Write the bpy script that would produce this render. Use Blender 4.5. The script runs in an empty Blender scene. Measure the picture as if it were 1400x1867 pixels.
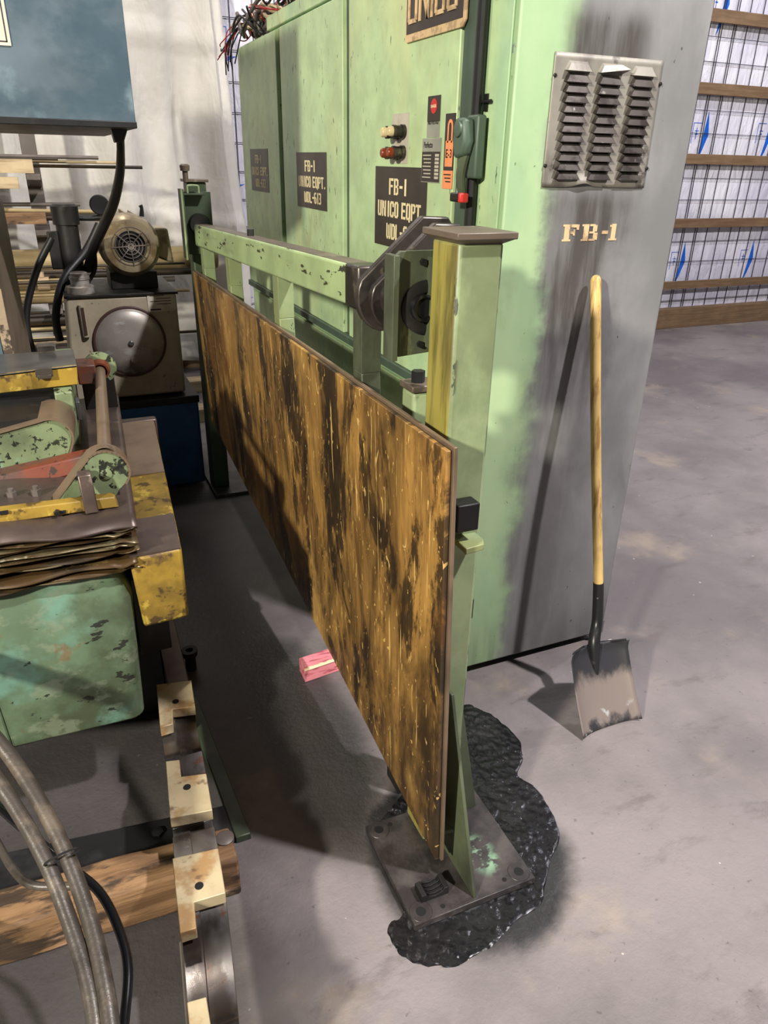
import bpy, bmesh, math, random
from mathutils import Vector, Matrix, noise
random.seed(7)
SC = bpy.context.scene
COL = SC.collection
V = Vector

# ------------------------------------------------------------------ camera
FPX, PPX, PPY = 1330.0, 700.0, 933.5
_dn = V((640 - 700, -(3700 - 933.5), -FPX)).normalized()
UP = -_dn
_yl = PPY + ((60 - PPX) * UP.x - FPX * UP.z) / UP.y
YD = V((60 - PPX, -(_yl - PPY), -FPX)).normalized()
XD = YD.cross(UP).normalized()
ROT = Matrix((XD, YD, UP))
CAM = V((0, 0, 1.6))
cd = bpy.data.cameras.new('camera')
cam = bpy.data.objects.new('camera', cd)
COL.objects.link(cam)
cam.matrix_world = Matrix.Translation(CAM) @ ROT.to_4x4()
cd.sensor_fit = 'HORIZONTAL'
cd.sensor_width = 36.0
cd.lens = FPX / 1400 * 36.0
cd.clip_start = 0.02
SC.camera = cam


def U(px, py, ax, val):
    """point of the place seen at photo pixel (px, py) on the plane axis=val"""
    d = ROT @ V((px - PPX, -(py - PPY), -FPX))
    i = 'xyz'.index(ax)
    return CAM + d * ((val - CAM[i]) / d[i])


# ------------------------------------------------------------------ light
w = bpy.data.worlds.new('world')
SC.world = w
w.use_nodes = True
w.node_tree.nodes['Background'].inputs[0].default_value = (0.86, 0.90, 1.0, 1)
w.node_tree.nodes['Background'].inputs[1].default_value = 0.05


def lamp(name, loc, power, col, r):
    l = bpy.data.lights.new(name, 'POINT')
    l.energy = power
    l.color = col
    l.shadow_soft_size = r
    o = bpy.data.objects.new(name, l)
    o.location = loc
    COL.objects.link(o)


lamp('high_bay_lamp', (3.0, -1.0, 6.0), 2250, (1.0, 0.95, 0.96), 0.12)
lamp('high_bay_lamp', (0.0, 5.05, 6.0), 190, (1.0, 0.93, 0.84), 0.15)
lamp('high_bay_lamp', (-3.4, -1.4, 3.2), 1800, (1.0, 0.94, 0.80), 0.15)
lamp('high_bay_lamp', (7.5, 3.5, 6.0), 700, (0.93, 0.93, 1.0), 0.2)
SC.view_settings.view_transform = 'Standard'
SC.view_settings.look = 'None'
SC.view_settings.gamma = 1
SC.view_settings.exposure = 0.0
SC.view_settings.use_curve_mapping = False


# ------------------------------------------------------------------ materials
def S(r, g, b):
    f = lambda c: (c / 255 / 12.92) if c <= 10 else ((c / 255 + 0.055) / 1.055) ** 2.4
    return (f(r), f(g), f(b), 1)


class NT:
    def __init__(s, name):
        s.m = bpy.data.materials.new(name)
        s.m.use_nodes = True
        s.t = s.m.node_tree
        s.b = s.t.nodes['Principled BSDF']
        s.pos = s.t.nodes.new('ShaderNodeNewGeometry').outputs['Position']

    def n(s, typ, **k):
        x = s.t.nodes.new(typ)
        for a, v in k.items():
            setattr(x, a, v)
        return x

    def l(s, a, b):
        s.t.links.new(a, b)

    def noise(s, scale=(1, 1, 1), sc=5, detail=6, rough=.6, off=0, dist=0):
        mp = s.n('ShaderNodeMapping')
        s.l(s.pos, mp.inputs[0])
        mp.inputs['Scale'].default_value = scale
        mp.inputs['Location'].default_value = (off, off * .7, off * 1.3)
        x = s.n('ShaderNodeTexNoise')
        s.l(mp.outputs[0], x.inputs['Vector'])
        x.inputs['Scale'].default_value = sc
        x.inputs['Detail'].default_value = detail
        x.inputs['Roughness'].default_value = rough
        x.inputs['Distortion'].default_value = dist
        return x.outputs['Fac']

    def ramp(s, f, lo, hi):
        x = s.n('ShaderNodeMapRange', interpolation_type='SMOOTHSTEP')
        s.l(f, x.inputs['Value'])
        x.inputs['From Min'].default_value = lo
        x.inputs['From Max'].default_value = hi
        return x.outputs[0]

    def math(s, op, a, b=None):
        x = s.n('ShaderNodeMath', operation=op)
        for i, v in enumerate((a, b)):
            if v is None: continue
            if isinstance(v, (int, float)):
                x.inputs[i].default_value = v
            else:
                s.l(v, x.inputs[i])
        return x.outputs[0]

    def mix(s, fac, a, b):
        x = s.n('ShaderNodeMix', data_type='RGBA')
        if isinstance(fac, (int, float)):
            x.inputs[0].default_value = fac
        else:
            s.l(fac, x.inputs[0])
        for i, v in ((6, a), (7, b)):
            if isinstance(v, tuple):
                x.inputs[i].default_value = v
            else:
                s.l(v, x.inputs[i])
        return x.outputs[2]

    def bump(s, h, strength=.3, dist=.01):
        x = s.n('ShaderNodeBump')
        x.inputs['Strength'].default_value = strength
        x.inputs['Distance'].default_value = dist
        s.l(h, x.inputs['Height'])
        s.l(x.outputs[0], s.b.inputs['Normal'])

    def axis(s, i):
        x = s.n('ShaderNodeSeparateXYZ')
        s.l(s.pos, x.inputs[0])
        return x.outputs[i]


def mat(name, col, layers=(), rough=.5, metal=0., bump=None, rvar=0.12, coat=0):
    """layers: (colour, stretch, noise scale, lo, hi, strength)"""
    t = NT(name)
    c = t.mix(t.ramp(t.noise(sc=7, off=3), .3, .7), tuple(v * .84 for v in col[:3]) + (1,), tuple(min(1, v * 1.12) for v in col[:3]) + (1,))
    for i, (lc, st, sc, lo, hi, k) in enumerate(layers):
        f = t.math('MULTIPLY', t.ramp(t.noise(st, sc, off=5.3 * i + 1, detail=8), lo, hi), k)
        c = t.mix(f, c, lc)
    t.l(c, t.b.inputs['Base Color'])
    mr = t.n('ShaderNodeMapRange')
    t.l(t.noise(sc=12, off=9), mr.inputs[0])
    mr.inputs['To Min'].default_value = max(0, rough - rvar)
    mr.inputs['To Max'].default_value = min(1, rough + rvar)
    t.l(mr.outputs[0], t.b.inputs['Roughness'])
    t.b.inputs['Metallic'].default_value = metal
    if bump:
        t.bump(t.noise(bump[2] if len(bump) > 2 else (1, 1, 1), bump[0], detail=6), bump[1], .004)
    return t.m


Z1 = (1, 1, 1)
VS = (1, 1, .12)
M = {}
M['green_door'] = mat('green_door', S(184, 208, 158), [(S(206, 208, 150), (1, 1, .4), 2.2, .48, .66, .6), (S(140, 186, 158), VS, 4, .52, .72, .5), (S(150, 140, 90), (1, 1, .5), 5, .60, .70, .35), (S(60, 75, 60), (3, 3, 1), 16, .655, .67, .8)], .42, bump=(30, .05))
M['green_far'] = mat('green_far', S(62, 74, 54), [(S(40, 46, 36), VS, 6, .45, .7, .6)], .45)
M['green_dark'] = mat('green_dark', S(76, 92, 78), [(S(50, 60, 50), VS, 6, .5, .66, .5)], .5)
M['green_post'] = mat('green_post', S(134, 148, 108), [(S(130, 128, 66), (1, 1, .3), 4, .48, .72, .6), (S(70, 82, 62), (1, 1, .35), 7, .56, .75, .6), (S(35, 38, 32), (3, 3, 1.4), 14, .67, .70, .9)], .45, bump=(40, .12))
M['green_post_dirty'] = mat('green_post_dirty', S(84, 92, 70), [(S(48, 48, 40), (1, 1, .5), 6, .42, .66, .7), (S(130, 135, 90), (2, 2, .6), 9, .62, .70, .6)], .42, bump=(40, .15))
M['green_rail'] = mat('green_rail', S(156, 176, 126), [(S(112, 112, 88), (1, .5, 2), 6, .52, .66, .5), (S(150, 150, 140), (1, 1, 1), 9, .62, .64, .7), (S(48, 42, 36), (4, 1.2, 4), 8, .605, .625, .95)], .42, bump=(40, .1))
M['rail_top'] = mat('rail_top', S(96, 84, 72), [(S(150, 140, 110), (2, 1, 2), 9, .6, .68, .6), (S(50, 44, 40), Z1, 6, .5, .7, .6)], .42)
M['green_machine'] = mat('green_machine', S(88, 108, 84), [(S(56, 62, 42), Z1, 3.0, .44, .60, .8), (S(104, 148, 132), Z1, 3.5, .52, .64, .65), (S(122, 132, 110), (1, 1, 1.4), 12, .54, .64, .5), (S(24, 24, 22), (1, 1, 2.2), 17, .635, .65, .9), (S(110, 80, 50), Z1, 9, .63, .68, .6)], .5, bump=(22, .35))
M['green_spotted'] = mat('green_spotted', S(116, 130, 96), [(S(78, 88, 66), Z1, 7, .46, .64, .7), (S(126, 160, 140), Z1, 9, .58, .66, .5), (S(22, 22, 20), Z1, 42, .565, .585, .95), (S(22, 22, 20), Z1, 17, .60, .62, .9)], .45, bump=(22, .2))
M['yellow'] = mat('yellow', S(150, 122, 44), [(S(98, 78, 30), Z1, 6, .42, .60, .8), (S(48, 36, 24), Z1, 14, .54, .60, .8), (S(190, 168, 70), Z1, 16, .57, .63, .55), (S(64, 44, 40), Z1, 5, .57, .62, .8)], .5, bump=(30, .3))
M['orange_red'] = mat('orange_red', S(108, 52, 32), [(S(78, 58, 50), Z1, 8, .46, .58, .85), (S(40, 30, 28), Z1, 18, .57, .60, .9)], .5, bump=(30, .2))
M['steel_brown'] = mat('steel_brown', S(98, 84, 76), [(S(62, 52, 50), Z1, 5, .4, .65, .7), (S(150, 134, 120), Z1, 11, .62, .7, .6)], .38, .5, bump=(30, .1))
M['steel_grey'] = mat('steel_grey', S(112, 112, 112), [(S(60, 58, 56), Z1, 6, .45, .7, .6)], .35, .7, bump=(30, .06))
M['sheet_tan'] = mat('sheet_tan', S(132, 112, 92), [(S(80, 66, 54), Z1, 5, .45, .7, .6)], .4, .4)
M['sheet_edge'] = mat('sheet_edge', S(132, 120, 92), [(S(80, 55, 30), (1, 1, 3), 9, .45, .6, .8), (S(200, 200, 170), (1, 1, 3), 14, .6, .66, .8)], .32, .7)
M['brown_edge'] = mat('brown_edge', S(74, 56, 32), [(S(36, 28, 22), (1, 1, 3), 7, .45, .6, .8), (S(130, 110, 70), (1, 1, 3), 12, .58, .64, .6)], .38, .4)
M['black'] = mat('black', S(26, 26, 27), [(S(48, 48, 48), Z1, 8, .55, .7, .5)], .45)
M['black_gloss'] = mat('black_gloss', S(20, 20, 22), (), .22)
M['black_hole'] = mat('black_hole', S(6, 6, 6), (), .8)
M['soot_metal'] = mat('soot_metal', S(30, 29, 28), [(S(56, 52, 48), Z1, 14, .55, .66, .5)], .5, .3)
M['bearing_metal'] = mat('bearing_metal', S(86, 80, 74), [(S(44, 40, 38), Z1, 7, .45, .6, .8), (S(140, 132, 104), Z1, 15, .6, .68, .6)], .34, .6)
M['blue_cab'] = mat('blue_cab', S(90, 104, 112), [(S(54, 74, 86), (1, 1, 1.4), 2.6, .44, .62, .75), (S(128, 148, 154), Z1, 4, .56, .68, .5), (S(40, 96, 150), (1, 1, .6), 7, .67, .68, .7)], .34)
M['blue_base'] = mat('blue_base', S(22, 78, 128), [(S(28, 44, 58), Z1, 4, .5, .7, .6)], .45)
M['tank'] = mat('tank', S(156, 146, 126), [(S(118, 104, 76), (1, 1, .4), 4, .50, .68, .6), (S(60, 50, 40), (3, 1, 3), 14, .64, .67, .7)], .45)
M['motor'] = mat('motor', S(166, 152, 124), [(S(110, 86, 52), Z1, 9, .48, .62, .7)], .35, .5)
M['alu_dull'] = mat('alu_dull', S(146, 140, 132), [(S(96, 84, 76), Z1, 5, .48, .64, .7), (S(178, 176, 174), (1, 1, 2), 8, .58, .66, .6)], .42, .35)
M['dark_rubber'] = mat('dark_rubber', S(60, 36, 30), (), .6)
M['vent_metal'] = mat('vent_metal', S(146, 142, 132), [(S(100, 92, 86), (1, 1, .5), 9, .48, .62, .7), (S(60, 54, 50), Z1, 14, .58, .66, .7)], .45, .2)
M['louver_metal'] = mat('louver_metal', S(84, 78, 74), [(S(44, 38, 36), Z1, 22, .45, .6, .8), (S(150, 146, 140), Z1, 30, .62, .7, .7)], .35, .6)
M['cream_metal'] = mat('cream_metal', S(186, 170, 136), [(S(150, 110, 60), Z1, 13, .48, .64, .8), (S(90, 66, 48), Z1, 22, .6, .68, .7)], .42, .25, bump=(60, .1))
M['machined'] = mat('machined', S(122, 118, 116), [(S(70, 60, 54), (1, .5, 1), 11, .48, .62, .8), (S(120, 74, 44), Z1, 17, .62, .68, .7)], .24, .85)
M['wood_raw'] = mat('wood_raw', S(136, 104, 72), [(S(92, 66, 42), (.4, 4, 4), 8, .42, .60, .85), (S(44, 34, 26), (.7, 2.2, 2.2), 6, .52, .60, .9), (S(176, 140, 112), (.6, 3, 3), 8, .60, .68, .6)], .72, bump=(14, .7, (.3, 5, 5)))
M['wood_girt'] = mat('wood_girt', S(118, 94, 68), [(S(100, 76, 52), (.3, 1, 6), 9, .42, .62, .8)], .75)
M['wood_handle'] = mat('wood_handle', S(208, 176, 112), [(S(150, 108, 56), (6, 6, .6), 9, .5, .64, .8)], .42)
M['wood_pale'] = mat('wood_pale', S(190, 170, 135), [(S(140, 118, 86), (.3, 2, 5), 8, .45, .62, .7)], .7)
M['red_paint'] = mat('red_paint', S(206, 124, 132), [(S(150, 62, 76), (.7, 5, 5), 16, .5, .62, .8), (S(225, 190, 170), (1, 2, 2), 14, .68, .72, .5)], .65, bump=(20, .3, (.5, 5, 5)))
M['raw_break'] = mat('raw_break', S(225, 200, 160), (), .8)
M['shovel_black'] = mat('shovel_black', S(38, 38, 40), [(S(84, 82, 80), Z1, 18, .62, .7, .4)], .38, .3)
M['label_black'] = mat('label_black', S(58, 50, 46), [(S(78, 68, 62), Z1, 6, .5, .7, .5)], .45)
M['cream_paint'] = mat('cream_paint', S(236, 220, 176), [(S(190, 160, 110), Z1, 22, .56, .68, .5)], .5)
M['worn_cream'] = mat('worn_cream', S(214, 184, 140), [(S(150, 124, 96), Z1, 24, .5, .6, .7)], .5)
M['white_label'] = mat('white_label', S(192, 184, 168), [(S(150, 138, 120), Z1, 12, .5, .7, .5)], .5)
M['grey_label'] = mat('grey_label', S(150, 150, 138), (), .4)
M['orange_label'] = mat('orange_label', S(240, 150, 100), (), .5)
M['red_plastic'] = mat('red_plastic', S(200, 50, 44), (), .4)
M['amber'] = mat('amber', S(130, 56, 26), (), .25)
M['ivory'] = mat('ivory', S(215, 196, 150), (), .3)
M['ink'] = mat('ink', S(34, 30, 28), (), .6)
M['blue_print'] = mat('blue_print', S(20, 90, 190), (), .5)
M['wire'] = mat('wire', S(52, 50, 54), (), .5, .4)
M['hose'] = mat('hose', S(62, 58, 54), [(S(118, 108, 96), (2, 2, 2), 9, .5, .7, .5)], .38)
M['hose_dirty'] = mat('hose_dirty', S(66, 60, 54), [(S(110, 98, 84), (2, 2, 2), 9, .48, .66, .6), (S(36, 33, 31), Z1, 12, .52, .66, .6)], .36, bump=(60, .25))
M['rack_steel'] = mat('rack_steel', S(104, 96, 90), [(S(70, 62, 56), VS, 6, .45, .7, .6)], .5, .3)
M['pipe_dark'] = mat('pipe_dark', S(58, 52, 44), [(S(110, 90, 60), (.5, 3, 3), 6, .5, .7, .6)], .45, .5)
M['pipe_tan'] = mat('pipe_tan', S(164, 144, 104), [(S(100, 80, 56), (.4, 3, 3), 5, .5, .7, .6)], .5, .2)
M['copper'] = mat('copper', S(186, 110, 84), (), .3, .8)
M['wire_red'] = mat('wire_red', S(150, 44, 40), (), .4)
M['wire_tan'] = mat('wire_tan', S(176, 156, 124), (), .5)
M['beige_box'] = mat('beige_box', S(172, 150, 120), [(S(120, 98, 74), Z1, 6, .5, .7, .6)], .6)
M['brown_panel'] = mat('brown_panel', S(104, 90, 78), [(S(78, 64, 54), Z1, 4, .45, .7, .6)], .5)
M['scuffed_edge'] = mat('scuffed_edge', S(150, 132, 108), [(S(50, 40, 34), Z1, 22, .52, .58, .9)], .6, bump=(40, .4))


def mat_board():
    t = NT('guard_board')
    warp = (1, 2.2, .8)
    a = t.ramp(t.noise(warp, 2.0, detail=10, off=4, rough=.68, dist=.6), .36, .64)
    c = t.mix(a, S(62, 46, 28), S(174, 132, 70))
    b = t.ramp(t.noise((1, 1.2, .8), 1.9, detail=6, off=2.2, rough=.6), .50, .66)
    c = t.mix(t.math('MULTIPLY', b, .75), c, S(214, 168, 92))
    g = t.ramp(t.noise((1, 9, .9), 2.6, detail=9, off=8, rough=.72), .38, .60)
    c = t.mix(t.math('MULTIPLY', t.math('SUBTRACT', 1.0, g), .42), c, S(50, 36, 22))
    dk = t.math('MULTIPLY', t.ramp(t.noise((1, 2.6, .9), 2.2, detail=10, off=11, rough=.72, dist=.5), .51, .585), .88)
    c = t.mix(dk, c, S(32, 27, 22))
    rust = t.math('MULTIPLY', t.ramp(t.noise((1, 1.6, 1), 1.8, off=17, detail=6), .54, .68), .55)
    c = t.mix(rust, c, S(120, 78, 36))
    s1 = t.ramp(t.noise((1, 26, 1.0), 3.0, detail=4, off=21, dist=.3), .66, .68)
    s2 = t.ramp(t.noise((1, 6, 2.4), 3.4, detail=2, off=25, dist=3.5), .665, .675)
    c = t.mix(t.math('MULTIPLY', s1, .75), c, S(222, 184, 112))
    c = t.mix(t.math('MULTIPLY', s2, .75), c, S(222, 184, 112))
    t.l(c, t.b.inputs['Base Color'])
    t.b.inputs['Roughness'].default_value = .38
    t.bump(t.noise((1, 12, 2), 6, detail=9, off=31), .25, .004)
    return t.m


def mat_post():
    t = NT('green_post_paint')
    c = t.mix(t.ramp(t.noise(sc=5, off=3), .35, .65), S(122, 138, 100), S(150, 164, 122))
    c = t.mix(t.math('MULTIPLY', t.ramp(t.noise((1, 1, .5), 6, off=8, detail=8), .50, .66), .55), c, S(96, 104, 74))
    f = t.ramp(t.axis(0), .6465, .6435)
    y = t.mix(t.ramp(t.noise((1, 4, .5), 7, off=12, detail=8), .40, .62), S(150, 138, 62), S(96, 84, 36))
    c = t.mix(t.math('MULTIPLY', f, .9), c, y)
    e = t.math('MULTIPLY', t.ramp(t.noise((2, 2, .7), 11, off=17, detail=7), .575, .60), t.math('MAXIMUM', t.math('MULTIPLY', t.ramp(t.axis(0), .660, .645), t.ramp(t.axis(1), 1.172, 1.162)), t.ramp(t.axis(0), .728, .734)))
    c = t.mix(e, c, S(30, 32, 28))
    t.l(c, t.b.inputs['Base Color'])
    t.b.inputs['Roughness'].default_value = .45
    t.bump(t.noise(sc=40, off=9), .12, .004)
    return t.m


def mat_floor():
    t = NT('concrete_floor')
    n1 = t.ramp(t.noise(sc=1.1, detail=8, off=2), .35, .68)
    c = t.mix(n1, S(100, 94, 94), S(132, 124, 123))
    c = t.mix(t.math('MULTIPLY', t.ramp(t.noise((1, 2.4, 1), 3.2, detail=9, off=6, rough=.7), .54, .68), .55), c, S(88, 80, 78))
    c = t.mix(t.math('MULTIPLY', t.ramp(t.noise(sc=2.0, detail=6, off=15), .55, .75), .6), c, S(166, 150, 128))
    c = t.mix(t.math('MULTIPLY', t.ramp(t.noise(sc=40, detail=3, off=19), .66, .72), .45), c, S(60, 56, 54))
    c = t.mix(t.math('MULTIPLY', t.ramp(t.noise(sc=26, detail=2, off=23), .76, .78), .7), c, S(200, 192, 180))
    # oil-soaked zone around the guard post and under the guard, plus painted shade
    def blob(cx, cy, rx, ry, soft):
        x = t.math('DIVIDE', t.math('SUBTRACT', t.axis(0), cx), rx)
        y = t.math('DIVIDE', t.math('SUBTRACT', t.axis(1), cy), ry)
        r = t.math('SQRT', t.math('ADD', t.math('MULTIPLY', x, x), t.math('MULTIPLY', y, y)))
        nz = t.math('MULTIPLY', t.math('SUBTRACT', t.noise(sc=5, detail=7, off=cx * 9), .5), .45)
        return t.ramp(t.math('ADD', r, nz), 1.0 + soft, 1.0 - soft)
    wet = blob(.75, 1.12, .262, .285, .12)
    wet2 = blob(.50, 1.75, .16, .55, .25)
    aisle_shade = blob(-.1, 2.9, .75, 1.7, .35)  # painted shade under the machine and along the aisle
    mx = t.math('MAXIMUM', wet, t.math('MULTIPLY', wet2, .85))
    left_shade = blob(-.25, 1.0, .50, .85, .3)  # painted shade on the lower-left floor
    mx = t.math('MAXIMUM', mx, t.math('MULTIPLY', t.math('MAXIMUM', aisle_shade, left_shade), .75))
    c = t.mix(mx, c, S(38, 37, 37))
    t.l(c, t.b.inputs['Base Color'])
    r = t.mix(t.math('MULTIPLY', mx, .9), (.62, .62, .62, 1), (.34, .34, .34, 1))
    t.l(r, t.b.inputs['Roughness'])
    h = t.math('ADD', t.noise(sc=14, detail=9, off=40, rough=.65), t.math('MULTIPLY', t.noise(sc=70, detail=4, off=41), .4))
    t.bump(h, .35, .012)
    return t.m


def mat_puddle():
    t = NT('wet_oil')
    n = t.noise(sc=48, detail=6, off=3, rough=.62)
    c = t.mix(t.ramp(t.noise(sc=9, off=4), .4, .7), S(16, 16, 18), S(32, 31, 32))
    t.l(c, t.b.inputs['Base Color'])
    t.b.inputs['Roughness'].default_value = .14
    t.bump(n, .25, .01)
    return t.m


def mat_baseplate():
    t = NT('oily_plate')
    c = t.mix(t.ramp(t.noise(sc=9, detail=8), .4, .65), S(50, 46, 46), S(84, 78, 76))
    x = t.math('SUBTRACT', t.axis(0), .765)
    y = t.math('SUBTRACT', t.axis(1), 1.075)
    r = t.math('SQRT', t.math('ADD', t.math('MULTIPLY', t.math('MULTIPLY', x, x), 2.2), t.math('MULTIPLY', y, y)))
    f = t.math('MULTIPLY', t.ramp(r, .075, .03), t.ramp(t.noise((1, 1.5, 1), 26, detail=6, off=7), .46, .56))
    c = t.mix(f, c, S(138, 172, 140))
    t.l(c, t.b.inputs['Base Color'])
    t.b.inputs['Roughness'].default_value = .38
    t.b.inputs['Metallic'].default_value = .2
    t.bump(t.noise(sc=50, detail=6, off=9), .35, .004)
    return t.m


def mat_cabinet():
    t = NT('cabinet_body')
    x, y, z = t.axis(0), t.axis(1), t.axis(2)
    g = t.mix(t.ramp(t.noise((1, 1, .5), 3, off=3), .35, .7), S(150, 180, 138), S(170, 194, 148))
    g = t.mix(t.math('MULTIPLY', t.ramp(t.noise((1, 1, .6), 6, off=8, detail=8), .52, .72), .55), g, S(140, 158, 116))
    gray = t.mix(t.ramp(t.noise((1, 1, .5), 3, off=13, detail=8), .35, .7), S(120, 120, 119), S(150, 150, 150))
    nz = t.math('MULTIPLY', t.math('SUBTRACT', t.noise(sc=5, off=5, detail=7), .5), .22)
    edge = t.math('ADD', x, nz)
    c = t.mix(t.ramp(edge, 1.19, 1.27), g, gray)
    # soot blown out of the vent: over it, under it, and running down
    def band(v, lo0, lo1, hi0, hi1):
        return t.math('MULTIPLY', t.ramp(v, lo0, lo1), t.ramp(v, hi1, hi0))
    st = t.ramp(t.noise((3, 1, .35), 6, off=16, detail=8), .36, .62)
    s1 = t.math('MULTIPLY', band(edge, 1.19, 1.26, 1.42, 1.54), band(z, .5, 1.25, 1.50, 1.58))
    s2 = t.math('MULTIPLY', band(x, 1.20, 1.26, 1.42, 1.52), band(z, 1.84, 1.85, 1.90, 1.97))
    s3 = t.math('MULTIPLY', band(edge, 1.16, 1.26, 1.34, 1.50), t.math('MULTIPLY', band(z, .0, .05, .9, 1.4), .6))
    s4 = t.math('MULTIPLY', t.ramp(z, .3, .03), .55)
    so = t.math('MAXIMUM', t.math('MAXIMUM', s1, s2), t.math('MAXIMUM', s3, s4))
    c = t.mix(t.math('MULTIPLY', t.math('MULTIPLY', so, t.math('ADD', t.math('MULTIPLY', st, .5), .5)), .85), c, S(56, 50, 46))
    # lilac-grey chips near the front corner, small nicks
    ch = t.math('MULTIPLY', t.ramp(t.noise((1, 1, .8), 12, off=20, detail=7), .60, .62), t.math('MULTIPLY', band(x, 1.05, 1.07, 1.12, 1.2), t.ramp(z, 1.55, 1.8)))
    c = t.mix(ch, c, S(128, 124, 140))
    c = t.mix(t.math('MULTIPLY', t.ramp(t.noise((2, 2, 1), 30, off=27, detail=3), .72, .74), .8), c, S(60, 70, 60))
    t.l(c, t.b.inputs['Base Color'])
    t.b.inputs['Roughness'].default_value = .46
    t.bump(t.noise(sc=9, off=30, detail=9), .12, .006)
    return t.m


def mat_wrap():
    t = NT('house_wrap')
    c = t.mix(t.ramp(t.noise((1, 1, .6), 2, off=3), .35, .7), S(196, 194, 208), S(226, 224, 232))
    t.l(c, t.b.inputs['Base Color'])
    t.b.inputs['Roughness'].default_value = .45
    h = t.noise((3.2, 1, .8), 3.5, detail=7, off=4, dist=1.0, rough=.55)
    t.bump(h, .6, .06)
    return t.m


def mat_curtain():
    t = NT('canvas_curtain')
    c = t.mix(t.ramp(t.noise((1, 1, .7), 2.2, off=3), .35, .7), S(188, 184, 176), S(206, 202, 194))
    t.l(c, t.b.inputs['Base Color'])
    t.b.inputs['Roughness'].default_value = .6
    h = t.math('ADD', t.noise((1.6, 1, .7), 3.0, detail=3, off=4, dist=.5), t.math('MULTIPLY', t.noise((1, 1, 1.6), 9, detail=3, off=9), .15))
    t.bump(h, .5, .05)
    return t.m


def mat_blade():
    t = NT('shovel_blade')
    z = t.axis(2)
    nz = t.math('MULTIPLY', t.math('SUBTRACT', t.noise((3, 3, .6), 8, off=5, detail=7), .5), .12)
    zz = t.math('ADD', z, nz)
    f = t.math('MULTIPLY', t.ramp(zz, .16, .11), t.ramp(zz, .0, .03))
    c = t.mix(f, S(58, 58, 62), S(140, 128, 122))
    c = t.mix(t.math('MULTIPLY', t.ramp(t.noise(sc=20, off=9, detail=6), .62, .68), t.ramp(z, .07, .03)), c, S(190, 190, 190))
    t.l(c, t.b.inputs['Base Color'])
    t.b.inputs['Roughness'].default_value = .45
    t.b.inputs['Metallic'].default_value = .35
    return t.m


M['board'] = mat_board()
M['post'] = mat_post()
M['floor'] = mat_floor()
M['puddle'] = mat_puddle()
M['baseplate'] = mat_baseplate()
M['cabinet'] = mat_cabinet()
M['wrap'] = mat_wrap()
M['curtain'] = mat_curtain()
M['blade'] = mat_blade()


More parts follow.
